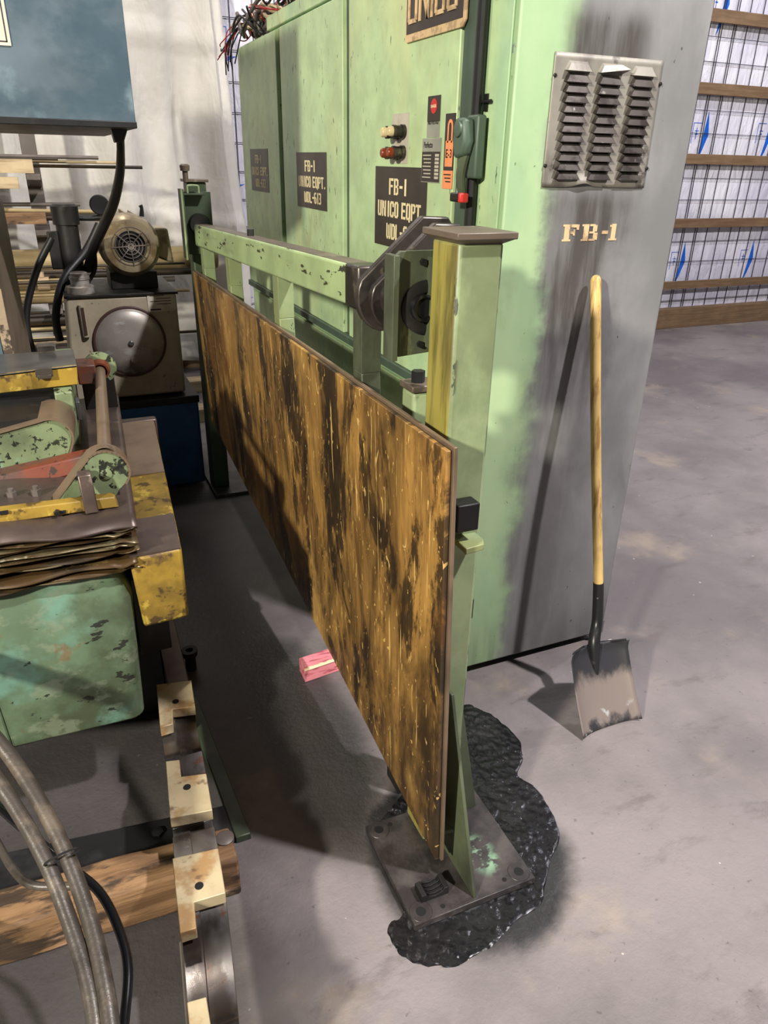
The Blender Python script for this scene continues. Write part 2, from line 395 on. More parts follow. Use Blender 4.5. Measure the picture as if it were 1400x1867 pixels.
# ------------------------------------------------------------------ mesh builder
class MB:
    def __init__(s):
        s.bm = bmesh.new()

    def hexa(s, p):
        """8 points: bottom ring 0-3, top ring 4-7"""
        v = [s.bm.verts.new(q) for q in p]
        for f in ((3, 2, 1, 0), (4, 5, 6, 7), (0, 1, 5, 4), (1, 2, 6, 5), (2, 3, 7, 6), (3, 0, 4, 7)):
            s.bm.faces.new([v[i] for i in f])
        return s

    def box(s, x0, x1, y0, y1, z0, z1):
        return s.hexa([(x0, y0, z0), (x1, y0, z0), (x1, y1, z0), (x0, y1, z0), (x0, y0, z1), (x1, y0, z1), (x1, y1, z1), (x0, y1, z1)])

    def prism(s, pts, ext):
        ext = V(ext)
        a = [s.bm.verts.new(V(p)) for p in pts]
        b = [s.bm.verts.new(V(p) + ext) for p in pts]
        n = len(pts)
        s.bm.faces.new(a)
        s.bm.faces.new(b[::-1])
        for i in range(n):
            j = (i + 1) % n
            s.bm.faces.new((a[j], a[i], b[i], b[j]))
        return s

    def cyl(s, p0, p1, r0, r1=None, seg=20, cap=True):
        r1 = r0 if r1 is None else r1
        p0, p1 = V(p0), V(p1)
        d = (p1 - p0).normalized()
        a = d.orthogonal().normalized()
        b = d.cross(a)
        R0 = [s.bm.verts.new(p0 + (a * math.cos(t) + b * math.sin(t)) * r0) for t in [2 * math.pi * i / seg for i in range(seg)]]
        R1 = [s.bm.verts.new(p1 + (a * math.cos(t) + b * math.sin(t)) * r1) for t in [2 * math.pi * i / seg for i in range(seg)]]
        for i in range(seg):
            j = (i + 1) % seg
            s.bm.faces.new((R0[i], R0[j], R1[j], R1[i]))
        if cap:
            s.bm.faces.new(R0[::-1])
            s.bm.faces.new(R1)
        return s

    def lathe(s, p0, axis, prof, seg=32):
        """prof: list of (distance along axis, radius)"""
        p0, d = V(p0), V(axis).normalized()
        a = d.orthogonal().normalized()
        b = d.cross(a)
        prev = None
        for (h, r) in prof:
            if r < 1e-5:
                ring = [s.bm.verts.new(p0 + d * h)]
            else:
                ring = [s.bm.verts.new(p0 + d * h + (a * math.cos(2 * math.pi * i / seg) + b * math.sin(2 * math.pi * i / seg)) * r) for i in range(seg)]
            if prev:
                for i in range(seg):
                    j = (i + 1) % seg
                    if len(prev) == 1 and len(ring) == 1: continue
                    if len(prev) == 1:
                        s.bm.faces.new((prev[0], ring[j], ring[i]))
                    elif len(ring) == 1:
                        s.bm.faces.new((prev[i], prev[j], ring[0]))
                    else:
                        s.bm.faces.new((prev[i], prev[j], ring[j], ring[i]))
            prev = ring
        return s

    def tube(s, pts, r, seg=10, sub=6):
        P = [V(p) for p in pts]
        rr = r if isinstance(r, (list, tuple)) else [r] * len(P)
        if len(P) > 2 and sub > 1:
            Q, q = [], []
            for i in range(len(P) - 1):
                p0 = P[max(i - 1, 0)]; p1 = P[i]; p2 = P[i + 1]; p3 = P[min(i + 2, len(P) - 1)]
                for k in range(sub):
                    t = k / sub
                    Q.append(.5 * ((2 * p1) + (p2 - p0) * t + (2 * p0 - 5 * p1 + 4 * p2 - p3) * t * t + (3 * p1 - p0 - 3 * p2 + p3) * t ** 3))
                    q.append(rr[i] * (1 - t) + rr[i + 1] * t)
            Q.append(P[-1]); q.append(rr[-1])
            P, rr = Q, q
        up = None
        prev = None
        for i, p in enumerate(P):
            d = (P[min(i + 1, len(P) - 1)] - P[max(i - 1, 0)]).normalized()
            if up is None: up = d.orthogonal().normalized()
            up = (up - d * up.dot(d)).normalized()
            b = d.cross(up)
            ring = [s.bm.verts.new(p + (up * math.cos(2 * math.pi * k / seg) + b * math.sin(2 * math.pi * k / seg)) * rr[i]) for k in range(seg)]
            if prev:
                for k in range(seg):
                    j = (k + 1) % seg
                    s.bm.faces.new((prev[k], prev[j], ring[j], ring[k]))
            else:
                s.bm.faces.new(ring[::-1])
            prev = ring
        s.bm.faces.new(prev)
        return s

    def grid(s, f, nu, nv):
        vs = [[s.bm.verts.new(f(i / nu, j / nv)) for j in range(nv + 1)] for i in range(nu + 1)]
        for i in range(nu):
            for j in range(nv):
                s.bm.faces.new((vs[i][j], vs[i + 1][j], vs[i + 1][j + 1], vs[i][j + 1]))
        return s


def tag(o, label=None, cat=None, group=None, kind=None):
    if label: o['label'] = label
    if cat: o['category'] = cat
    if group: o['group'] = group
    if kind: o['kind'] = kind
    return o


def wloc(o):
    return V((0, 0, 0)) if o is None else V(o.get('_w', (0, 0, 0)))


def obj(name, mb, m, parent=None, bevel=0, smooth=35, solid=0):
    bm = mb.bm
    bmesh.ops.recalc_face_normals(bm, faces=bm.faces[:])
    co = [v.co for v in bm.verts]
    c = V(((min(v.x for v in co) + max(v.x for v in co)) / 2, (min(v.y for v in co) + max(v.y for v in co)) / 2, min(v.z for v in co)))
    for v in bm.verts: v.co -= c
    me = bpy.data.meshes.new(name)
    bm.to_mesh(me)
    bm.free()
    me.materials.append(M[m])
    if smooth:
        for p in me.polygons: p.use_smooth = True
        me.set_sharp_from_angle(angle=math.radians(smooth))
    o = bpy.data.objects.new(name, me)
    COL.objects.link(o)
    o['_w'] = tuple(c)
    o.parent = parent
    o.location = c - wloc(parent)
    if solid:
        sm = o.modifiers.new('solidify', 'SOLIDIFY'); sm.thickness = solid; sm.offset = 0
    if bevel:
        bv = o.modifiers.new('bevel', 'BEVEL')
        bv.width = bevel; bv.segments = 2; bv.limit_method = 'ANGLE'; bv.angle_limit = math.radians(35)
        bv.harden_normals = False
    return o


def thing(name, loc, label, cat, group=None):
    e = bpy.data.objects.new(name, None)
    COL.objects.link(e)
    e.empty_display_size = .05
    e.location = loc
    e['_w'] = tuple(loc)
    return tag(e, label, cat, group)


def copy_tree(o, loc=None, parent=None):
    c = o.copy(); COL.objects.link(c); c.parent = parent
    if loc is not None: c.location = loc
    for ch in list(o.children): copy_tree(ch, None, c)
    return c


# stencil lettering: every stroke a separate island as in a cut stencil
GL = {
    'F': [(0, 0, 1.6, 10), (2.1, 8.4, 5, 10), (2.1, 4.6, 4.3, 6)],
    'B': [(0, 0, 1.6, 10), (2.1, 8.6, 4, 10), (2.1, 4.4, 4, 5.8), (3.5, 5.5, 5, 9.4), (3.5, .6, 5, 4.7), (2.1, 0, 4, 1.4)],
    '-': [(.6, 4.2, 4, 5.8)], '1': [(1.4, 0, 3.2, 10)], 'I': [(1.4, 0, 3.2, 10)],
    'U': [(0, 1, 1.6, 10), (3.4, 1, 5, 10), (.6, 0, 2.2, 1.6), (2.8, 0, 4.4, 1.6)],
    'N': [(0, 0, 1.5, 10), (3.9, 0, 5.4, 10), (1.7, 5, 2.6, 9.5), (2.8, .5, 3.7, 5.6)],
    'C': [(0, 1, 1.6, 9), (.8, 8.4, 2.3, 10), (2.8, 8.4, 4.5, 10), (3.5, 6.5, 5, 9), (.8, 0, 2.3, 1.6), (2.8, 0, 4.5, 1.6), (3.5, 1, 5, 3.5)],
    'E': [(0, 0, 1.6, 10), (2.1, 8.4, 5, 10), (2.1, 4.3, 4.4, 5.8), (2.1, 0, 5, 1.6)],
    'O': [(0, 1, 1.6, 9), (3.4, 1, 5, 9), (.8, 8.5, 2.2, 10), (2.8, 8.5, 4.2, 10), (.8, 0, 2.2, 1.5), (2.8, 0, 4.2, 1.5)],
    'P': [(0, 0, 1.6, 10), (2.1, 8.6, 4, 10), (3.5, 5, 5, 9.4), (2.1, 4.2, 4, 5.6)],
    'T': [(1.7, 0, 3.3, 10), (-.3, 8.4, 1.3, 10), (3.7, 8.4, 5.3, 10)],
    '.': [(.8, 0, 2.4, 1.7)],
    'W': [(0, 1, 1.4, 10), (2.6, 1, 3.8, 9), (5, 1, 6.4, 10), (.8, 0, 2.4, 1.5), (4, 0, 5.6, 1.5)],
    'D': [(0, 0, 1.6, 10), (2.1, 8.4, 3.8, 10), (2.1, 0, 3.8, 1.6), (3.5, 1, 5, 9)],
    'L': [(0, 0, 1.6, 10), (2.1, 0, 5, 1.6)],
    '6': [(0, 1, 1.6, 9), (.8, 8.4, 2.2, 10), (2.8, 8.4, 4.5, 10), (.8, 0, 4.2, 1.5), (3.5, 1, 5, 5), (2.1, 4.6, 4, 6)],
    '3': [(.2, 8.4, 2.2, 10), (2.7, 8.4, 4.2, 10), (3.5, 5.6, 5, 9.4), (1.8, 4.4, 4.2, 5.6), (3.5, .6, 5, 4.6), (.2, 0, 2.2, 1.6), (2.7, 0, 4.2, 1.6)],
}
GL['Q'] = GL['O'] + [(3.4, -1.2, 4.8, .8)]


def stencil(mb, text, O, right, up, w, h, nrm, th=.0006):
    adv = {'W': 7.4, 'N': 6.4, ' ': 3.2, '.': 3, '1': 4.6, 'I': 4.6, '-': 5}
    tot = sum(adv.get(ch, 6) for ch in text) - 1
    O, right, up, nrm = V(O), V(right), V(up), V(nrm)
    x = 0
    n_ = 0
    for ch in text:
        for (a, b, c, d) in GL.get(ch, []):
            n_ += 1
            q = [O + right * ((x + px) / tot * w) + up * (py / 10 * h) for px, py in ((a, b), (c, b), (c, d), (a, d))]
            mb.prism(q, nrm * (th + .00006 * (n_ % 7)))
        x += adv.get(ch, 6)
    return mb


def text_mb(mb, text, O, right, up, w, h, nrm, th=.0006, bold=0.0):
    c = bpy.data.curves.new('lettering', 'FONT')
    c.body = text; c.extrude = 0.5; c.offset = bold
    o = bpy.data.objects.new('lettering', c)
    COL.objects.link(o)
    bpy.context.view_layer.update()
    me = bpy.data.meshes.new_from_object(o.evaluated_get(bpy.context.evaluated_depsgraph_get()))
    xs = [v.co.x for v in me.vertices]; ys = [v.co.y for v in me.vertices]
    x0, x1, y0, y1 = min(xs), max(xs), min(ys), max(ys)
    O, right, up, nrm = V(O), V(right), V(up), V(nrm)
    vs = [mb.bm.verts.new(O + right * ((v.co.x - x0) / (x1 - x0) * w) + up * ((v.co.y - y0) / (y1 - y0) * h) + nrm * (th if v.co.z > 0 else 0)) for v in me.vertices]
    for p in me.polygons:
        try: mb.bm.faces.new([vs[i] for i in p.vertices])
        except ValueError: pass
    bpy.data.objects.remove(o); bpy.data.curves.remove(c); bpy.data.meshes.remove(me)
    return mb


# ================================================================== SETTING
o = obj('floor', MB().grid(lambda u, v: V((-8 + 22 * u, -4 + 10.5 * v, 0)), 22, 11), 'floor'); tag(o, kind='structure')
o = obj('wall_back', MB().box(-8, 14, 6.30, 6.40, 0, 6.5), 'wrap'); tag(o, kind='structure')
k = 0
for zc in (3.01, 2.40, 1.79, 1.18, 0.56):
    pass
for (za, zb) in ((2.83, 2.935), (2.245, 2.345), (1.635, 1.728), (1.035, 1.125), (.415, .497)):
    k += 1
    o = obj('trim_%d' % k, MB().box(1.75, 13.9, 6.215, 6.25, za, zb), 'wood_girt', bevel=.003); tag(o, kind='structure')
o = obj('baseboard_back', MB().box(.4, 13.9, 6.20, 6.30, 0, .21), 'wood_girt', bevel=.004); tag(o, kind='structure')

# welded wire mesh behind the battens
mb = MB()
x = 1.17
i = 0
while x < 12:
    mb.box(x - .0026, x + .0026, 6.284, 6.290, .215, 4.2)
    if i in (31, 32): mb.box(x + .022, x + .0266, 6.282, 6.288, .215, 4.2)
    x += .17 if i % 5 else .13
    i += 1
for j in range(21):
    z = .285 + j * .2035
    mb.box(1.1, 12, 6.278, 6.284, z - .0026, z + .0026)
tag(obj('wire_mesh', mb, 'wire', smooth=0), 'dark welded wire grid fixed over the white wrapped wall', 'wire mesh')

# blue printed marks on the wrap
def wrap_mark(x, z, s, parent):
    mb = MB()
    pts = [(0, .23), (.045, .02), (-.012, -.14), (-.06, -.24), (-.03, -.05)]
    mb.prism([V((x + a * s, 6.298, z + b * s)) for a, b in pts], (0, -.002, 0))
    for a, b, c, d in ((-.17, .12, -.06, .125), (-.17, -.06, -.165, .12), (-.13, .02, -.10, .03), (-.12, -.02, -.115, .08), (-.14, .05, -.09, .056)):
        mb.box(x + a * s, x + c * s, 6.2965, 6.2985, z + b * s, z + d * s)
    return obj('printed_mark', mb, 'blue_print', parent, smooth=0)


wall = bpy.data.objects['wall_back']
for (px, py, s) in ((1322, 12, 1), (1284, 250, 1), (1242, 480, .95), (1366, 475, .95), (1400, 250, 1)):
    p = U(px, py, 'y', 6.3)
    wrap_mark(p.x, p.z, s, wall)
def flag_mark(px, py, parent):
    p = U(px, py, 'y', 6.3)
    mb = MB()
    mb.prism([V((p.x, 6.298, p.z)), V((p.x + .15, 6.298, p.z + .01)), V((p.x, 6.298, p.z - .055))], (0, -.002, 0))
    for a, b, c, d in ((-.02, .19, .08, .194), (.076, .02, .08, .19), (.02, .07, .025, .14), (.0, .10, .05, .105)):
        mb.box(p.x + a, p.x + c, 6.2965, 6.2985, p.z + b, p.z + d)
    obj('printed_mark', mb, 'blue_print', parent, smooth=0)
for px, py in ((396, 103), (412, 338), (430, 545)): flag_mark(px, py, wall)

# canvas curtain hanging in front of the back wall
def cur(u, v):
    z = .10 + 3.6 * v
    xr = 1.335 + .08 * (1 - v) + .05 * math.exp(-((z - .9) / .5) ** 2)
    x = -4.5 + (xr + 4.5) * u
    f = .075 * math.sin(x * 7 + math.sin(z * 1.3) * 1.2) + .035 * math.sin(x * 17 + z * .8) + .09 * noise.noise(V((x * 1.6, z * .5, 3)))
    f *= .55 + .45 * min(1, abs(z - 2.35) * 2)
    if u > .985: f += .05
    hem = .02 if (2.30 < z < 2.40 or 1.14 < z < 1.20) else 0
    for (cx_, cz_) in ((1.0, 1.86), (.2, 1.1), (-.6, 1.9)):
        f += .09 * math.exp(-((x - cx_) / .05) ** 2) * math.exp(-abs(z - cz_) / .35)
    return V((x, 6.0 + f - hem, z + .03 * math.sin(x * 3) * (1 - v)))
mb = MB().grid(cur, 260, 90)
tag(obj('canvas_curtain', mb, 'curtain', smooth=60, solid=.004), 'creased off-white canvas curtain hanging against the back wall', 'curtain')

# ================================================================== CABINET
CX0, CX1, CY0, CY1 = 1.09, 1.672, 1.74, 4.47
cab = thing('electrical_cabinet', ((CX0 + CX1) / 2, (CY0 + CY1) / 2, 0), 'tall pale green steel electrical cabinet with grey sooty end panel and three stencilled doors', 'electrical cabinet')
mb = MB().box(CX0, CX1, CY0, CY1, .035, 2.13)
obj('body', mb, 'cabinet', cab, bevel=.006)
obj('plinth', MB().box(CX0 + .05, CX1 - .04, CY0 + .06, CY1 - .05, 0, .035), 'black_hole', cab)
obj('lid', MB().box(CX0 - .012, CX1, CY0, 3.885, 2.13, 2.185), 'green_door', cab, bevel=.004)
# doors on the long side, seen as separate leaves with dark gaps
doors = []
for (y0, y1, z1) in ((3.72, 4.44, 2.115), (2.865, 3.655, 2.118), (1.985, 2.800, 2.118)):
    d = obj('door', MB().box(CX0 - .022, CX0 - .001, y0, y1, .955, z1), 'green_door', cab, bevel=.004)
    doors.append(d)
for (y0, y1) in ((3.655, 3.72), (2.80, 2.865)):
    obj('door_gap', MB().box(CX0 - .004, CX0, y0, y1, .955, 2.118), 'green_dark', cab)
obj('door_ledge', MB().box(CX0 - .034, CX0, 1.83, 4.44, .925, .955), 'green_dark', cab, bevel=.003)
obj('kick_panel', MB().box(CX0 - .012, CX0 - .001, 1.84, 4.42, .12, .90), 'green_door', cab, bevel=.004)
obj('corner_channel', MB().box(CX0 - .018, CX0 - .001, 1.905, 1.975, .955, 2.12), 'green_dark', cab, bevel=.003)
obj('corner_conduit', MB().tube([(CX0 - .02, 1.880, .96), (CX0 - .02, 1.880, 2.12)], .014, seg=10, sub=1), 'black', cab)
obj('corner_strip', MB().box(CX0 - .006, CX0, 1.76, 1.86, .955, 2.12), 'green_door', cab, bevel=.002)
obj('small_box', MB().box(CX0 - .01, CX0 - .0, 1.845, 1.862, 1.72, 1.76).cyl((CX0 - .014, 1.87, 1.742), (CX0 - .014, 1.82, 1.742), .004), 'soot_metal', cab)


def flabel(name, y0, y1, z0, z1, m, parent, x=CX0 - .0225, th=.0012):
    return obj(name, MB().box(x - th, x, min(y0, y1), max(y0, y1), z0, z1), m, parent, smooth=0)


FR, FU, FN = (0, -1, 0), (0, 0, 1), (-1, 0, 0)
XL = CX0 - .0238
# the three stencilled door labels
for d, (ya, yb, z0, z1) in zip(doors, ((4.275, 3.925, 1.445, 1.645), (3.447, 3.047, 1.410, 1.628), (2.540, 2.141, 1.338, 1.585))):
    lb = flabel('stencil_label', ya, yb, z0, z1, 'label_black', d)
    wd, hh = ya - yb, z1 - z0
    mb = MB()
    stencil(mb, 'FB-1', (XL, ya - wd * .30, z0 + hh * .66), FR, FU, wd * .34, hh * .20, FN)
    stencil(mb, 'UNICO EQPT.', (XL, ya - wd * .07, z0 + hh * .38), FR, FU, wd * .88, hh * .20, FN)
    stencil(mb, 'WDL-613', (XL, ya - wd * .26, z0 + hh * .10), FR, FU, wd * .56, hh * .20, FN)
    obj('lettering', mb, 'cream_paint', lb, smooth=0)
# sign plate on the near door
d3 = doors[2]
sg = obj('name_plate', MB().prism([(CX0 - .023, y, z) for y, z in ((2.315, 1.925), (2.305, 1.915), (1.965, 1.915), (1.95, 1.93), (1.95, 2.10), (2.315, 2.10))], (-.006, 0, 0)), 'worn_cream', d3, bevel=.001)
obj('plate_field', MB().box(CX0 - .0302, CX0 - .029, 1.965, 2.305, 1.935, 2.092), 'label_black', sg, smooth=0)
mb = MB()
yy = 2.292
X = CX0 - .0302
_b = [0]
def bar(mb, y0, y1, z0, z1):
    _b[0] += 1
    mb.box(X - .003 - .0001 * (_b[0] % 5), X, min(y0, y1), max(y0, y1), z0, z1)
zb, zt, st = 1.958, 2.072, .011
for ch in 'UNICO':
    wv = {'I': .011, 'U': .058, 'N': .060, 'C': .056, 'O': .056}[ch]
    if ch in 'UCO':
        bar(mb, yy, yy - st, zb + .006, zt if ch == 'U' else zt - .006)
        if ch != 'C': bar(mb, yy - wv + st, yy - wv, zb + .006, zt if ch == 'U' else zt - .006)
        else:
            bar(mb, yy - wv + st, yy - wv, zb + .006, zb + .035); bar(mb, yy - wv + st, yy - wv, zt - .035, zt - .006)
        bar(mb, yy - .006, yy - wv + .006, zb, zb + st)
        if ch != 'U': bar(mb, yy - .006, yy - wv + .006, zt - st, zt)
    elif ch == 'I':
        bar(mb, yy, yy - st, zb, zt)
    else:
        bar(mb, yy, yy - st, zb, zt); bar(mb, yy - wv + st, yy - wv, zb, zt)
        mb.prism([(X, yy, zt), (X, yy - st, zt), (X, yy - wv, zb), (X, yy - wv + st, zb)], (-.003, 0, 0))
    yy -= wv + .014
obj('lettering', mb, 'worn_cream', sg, smooth=0)
# push-button plate with four buttons
bp = flabel('button_plate', 2.405, 2.285, 1.595, 1.735, 'white_label', d3)
for (yc, zc, m) in ((2.365, 1.682, 'ivory'), (2.315, 1.684, 'ivory'), (2.365, 1.624, 'amber'), (2.315, 1.626, 'amber')):
    bt = obj('push_button', MB().lathe((CX0 - .023, yc, zc), (-1, 0, 0), [(0, .020), (.012, .020), (.012, .017), (.03, .017), (.031, .018), (.040, .018), (.041, .015)]), 'bearing_metal', d3)
    obj('button_cap', MB().lathe((CX0 - .023, yc, zc), (-1, 0, 0), [(.040, .0145), (.052, .0140), (.056, .011), (.0565, 0)]), m, bt)
# small plates
dl = flabel('warning_plate', 2.157, 2.078, 1.705, 1.77, 'label_black', d3)
flabel('warning_plate_field', 2.157, 2.078, 1.665, 1.7048, 'grey_label', d3)
dl2 = obj('warning_oval', MB().lathe((XL, 2.117, 1.744), (-1, 0, 0), [(0, .019), (.0008, .019), (.0008, 0)]), 'red_plastic', dl)
mb = MB()
text_mb(mb, 'DANGER', (XL - .001, 2.134, 1.740), FR, FU, .033, .008, FN)
obj('lettering', mb, 'cream_paint', dl, smooth=0)
mb = MB()
text_mb(mb, 'HIGH VOLTAGE', (XL, 2.150, 1.698), FR, FU, .066, .009, FN)
obj('lettering', mb, 'ink', dl, smooth=0)
pp = flabel('rating_plate', 2.182, 2.062, 1.546, 1.663, 'grey_label', d3, th=.0016)
obj('plate_field', MB().box(CX0 - .0246, CX0 - .024, 2.064, 2.180, 1.548, 1.628), 'label_black', pp, smooth=0)
mb = MB()
text_mb(mb, 'Perfecto', (CX0 - .0242, 2.170, 1.638), FR, FU, .056, .016, FN, bold=.01)
obj('lettering', mb, 'ink', pp, smooth=0)
mb = MB()
for r in range(7):
    z = 1.617 - r * .0098
    mb.box(CX0 - .0250, CX0 - .0246, 2.120, 2.174 - .004 * (r % 3), z, z + .003)
    mb.box(CX0 - .0250, CX0 - .0246, 2.070, 2.095, z - .002, z + .005)
obj('entries', mb, 'white_label', pp, smooth=0)
lk = flabel('lockout_sticker', 2.042, 1.985, 1.58, 1.722, 'label_black', d3)
flabel('lockout_sticker_foot', 2.045, 1.985, 1.533, 1.5798, 'orange_label', d3)
mb = MB()
mb.box(XL - .0006, XL, 1.990, 2.034, 1.590, 1.655)
for (a, b) in ((2.026, 2.019), (2.003, 1.996)): mb.box(XL - .0006, XL, b, a, 1.65, 1.69)
pts = []
for i in range(9):
    an = math.pi * i / 8
    pts.append((XL, 2.011 + .015 * math.cos(an), 1.69 + .018 * math.sin(an)))
for i in range(8, -1, -1):
    an = math.pi * i / 8
    pts.append((XL, 2.011 + .008 * math.cos(an), 1.69 + .010 * math.sin(an)))
for i in range(8):
    mb.prism([pts[i], pts[i + 1], pts[16 - i], pts[17 - i]], (-.0006, 0, 0))
obj('padlock_print', mb, 'orange_label', lk, smooth=0)
mb = MB()
text_mb(mb, 'E-3', (XL - .0007, 2.029, 1.612), FR, FU, .034, .022, FN, bold=.01)
obj('lettering', mb, 'ink', lk, smooth=0)
mb = MB()
for r in range(3): mb.box(XL - .0006, XL, 1.995, 2.037 - .006 * r, 1.568 - r * .009, 1.571 - r * .009)
obj('lettering', mb, 'ink', lk, smooth=0)
# disconnect handle
hd = obj('disconnect_switch', MB().box(CX0 - .045, CX0 - .018, 1.8250, 1.8850, 1.5638, 1.7118), 'green_dark', cab, bevel=.006)
obj('switch_lever', MB().prism([(CX0 - .045, y, z) for y, z in ((1.8850, 1.7042), (1.8400, 1.7042), (1.8300, 1.6511), (1.8450, 1.6169), (1.8800, 1.6093), (1.8950, 1.6511))], (-.035, 0, 0)), 'green_dark', hd, bevel=.008)
obj('lever_grip', MB().tube([(CX0 - .055, 1.8600, 1.6245), (CX0 - .062, 1.8670, 1.5752), (CX0 - .055, 1.8700, 1.5296)], [.014, .013, .011], seg=10), 'green_post_dirty', hd)
obj('knob_disc', MB().lathe((CX0 - .08, 1.8580, 1.6776), (-1, 0, 0), [(0, .018), (.006, .018), (.008, .014), (.008, 0)]), 'green_dark', hd)
pk = obj('padlock', MB().box(CX0 - .075, CX0 - .05, 1.8520, 1.9000, 1.5054, 1.5281), 'black_gloss', hd, bevel=.004)
obj('padlock_end', MB().box(CX0 - .076, CX0 - .049, 1.8400, 1.8530, 1.5046, 1.5289), 'red_plastic', pk, bevel=.004)
obj('padlock_shackle', MB().tube([(CX0 - .06, 1.8650, 1.5258), (CX0 - .06, 1.8650, 1.5448), (CX0 - .06, 1.8750, 1.5524), (CX0 - .06, 1.8850, 1.5448), (CX0 - .06, 1.8850, 1.5258)], .003, seg=6), 'steel_grey', pk)
# vent cover on the end panel
vy = CY0
ve = MB()
def vent_pt(u, v):
    x = 1.197 + (1.532 - 1.197) * u
    bulge = 0
    if v < .12: bulge = .012 * math.exp(-((u - .38) / .09) ** 2) * (1 - v / .12)
    z = 1.548 + (1.848 - 1.548) * v + bulge * .8
    return V((x, vy - .002 - bulge - .0012 * math.sin(u * 9) * (1 - v), z))
ve.grid(vent_pt, 40, 24)
vent = obj('vent_cover', ve, 'vent_metal', cab, solid=.002, smooth=50)
def louver(mb, xc, z, w2, h, dp, bent=False):
    y = vy - .003
    a, b = xc - w2, xc + w2
    i = .010
    pts = [V((a, y, z)), V((b, y, z)), V((b - i, y, z + h)), V((a + i, y, z + h)), V((a + .002, y - dp, z - .0015)), V((b - .002, y - dp, z - .0015)), V((b - i - .003, y - dp * .5, z + h * .72)), V((a + i + .003, y - dp * .5, z + h * .72))]
    if bent:
        pts[5] += V((.010, -.010, .010)); pts[6] += V((.002, -.004, .004))
    v = [mb.bm.verts.new(p) for p in pts]
    for f in ((4, 5, 6, 7), (7, 6, 2, 3), (0, 4, 7, 3), (5, 1, 2, 6)):
        mb.bm.faces.new([v[q] for q in f])
lv = MB(); top = MB(); holes = MB()
for ci, xc in enumerate((1.267, 1.367, 1.470)):
    for r in range(12):
        z = 1.568 + r * .0219
        if r < 11: louver(lv, xc, z, .038, .0190, .013)
        else: louver(top, xc, z + .002, .038, .020, .012, bent=(ci == 1))
        holes.box(xc - .034, xc + .034, vy - .0045, vy - .003, z - .0040, z + .004)
obj('louver_slats', lv, 'louver_metal', vent, smooth=0, solid=.0012)
obj('top_louver_slats', top, 'vent_metal', vent, smooth=0, solid=.0012)
for (px, py) in ((1012, 137), (1204, 153), (994, 302), (1179, 307)):
    p = U(px, py, 'y', vy - .004)
    obj('screw', MB().lathe((p.x, vy - .002, p.z), (0, -1, 0), [(0, .0048), (.003, .0048), (.005, .003), (.005, 0)], 12), 'soot_metal', vent)
# stencilled mark FB-1 with serifs, worn
mb = MB()
_k = [0]
def sb(a, b, c, d, x0, sx):
    _k[0] += 1
    mb.box(x0 + a * sx, x0 + c * sx, vy - .0008 - .0001 * (_k[0] % 9), vy - .0001, 1.413 + b * .0043, 1.413 + d * .0043)
for ch, x0 in (('F', 1.281), ('B', 1.344), ('-', 1.410), ('1', 1.436)):
    G = {'F': [(1, 0, 4, 10), (0, 0, 5, 1.2), (0, 8.8, 4, 10), (4.6, 8.2, 9.4, 10), (8, 6.8, 9.4, 10), (4.6, 4.4, 6.6, 5.8), (6.2, 3.4, 7.2, 7)],
         'B': [(1, 0, 4, 10), (0, 0, 4, 1.2), (0, 8.8, 4, 10), (4.6, 8.8, 7.8, 10), (6.6, 5.6, 9, 9.4), (4.6, 4.5, 7.8, 5.6), (7, .6, 9.6, 4.8), (4.6, 0, 8.2, 1.2)],
         '-': [(.5, 4, 5, 6)], '1': [(1.8, 0, 5, 10), (.4, 8.2, 2.4, 9.4), (.4, 0, 6.4, 1.1)]}[ch]
    for g in G: sb(*g, x0, .0056 if ch in 'FB' else .0046)
obj('stencil_mark', mb, 'worn_cream', cab, smooth=0)
# foot bracket low on the end panel
obj('lifting_foot', MB().box(CX1 - .05, CX1, CY0 - .004, CY0, .035, .09), 'cabinet', cab, bevel=.002)

# bundle of scrap wires on the cabinet
rw = random.Random(3)
wb = thing('wire_bundle', (1.2, 4.15, 2.13), 'tangled bundle of cut cables and red and black wires on top of the green cabinet', 'wires')
for nm, m, n, r in (('black_wire', 'black', 44, .0055), ('tan_wire', 'wire_tan', 18, .009), ('red_wire', 'wire_red', 16, .0045), ('copper_strand', 'copper', 14, .003), ('grey_cable', 'rack_steel', 16, .010)):
    mb = MB()
    for i in range(n):
        c = V((1.11 + rw.random() * .16, 3.93 + rw.random() * .5, 2.155 + rw.random() * .09))
        if rw.random() < .45: c = V((1.13 + rw.random() * .2, 3.3 + rw.random() * .6, 2.21 + rw.random() * .05))
        pts = []
        a0 = rw.random() * 6.28
        R = .05 + rw.random() * .08
        for q in range(5):
            a = a0 + q * .75
            pts.append(c + V((math.cos(a) * R * .9, math.sin(a) * R * 1.5, (rw.random() - .35) * .10)))
        for p in pts: p.z = max(p.z, 2.14 if p.y > 3.9 else 2.195)
        mb.tube(pts, r, seg=6, sub=4)
    if nm in ('black_wire', 'red_wire'):
        for i in range(7):
            y = 4.1 + rw.random() * .33
            a = V((1.12, y, 2.16))
            mb.tube([a, a + V((-.04, .04, .05)), a + V((-.07 - rw.random() * .05, .08 + rw.random() * .06, .03 - rw.random() * .1)), a + V((-.09 - rw.random() * .05, .13, -.02 - rw.random() * .16))], r * .6, seg=5, sub=4)
    obj(nm, mb, m, wb)
# cardboard seen behind the wires
tag(obj('wood_offcut', MB().box(1.16, 1.24, 4.25, 4.42, 2.13, 2.30), 'wood_girt', bevel=.003), 'short brown wood offcut standing behind the wire tangle on the cabinet', 'wood block')

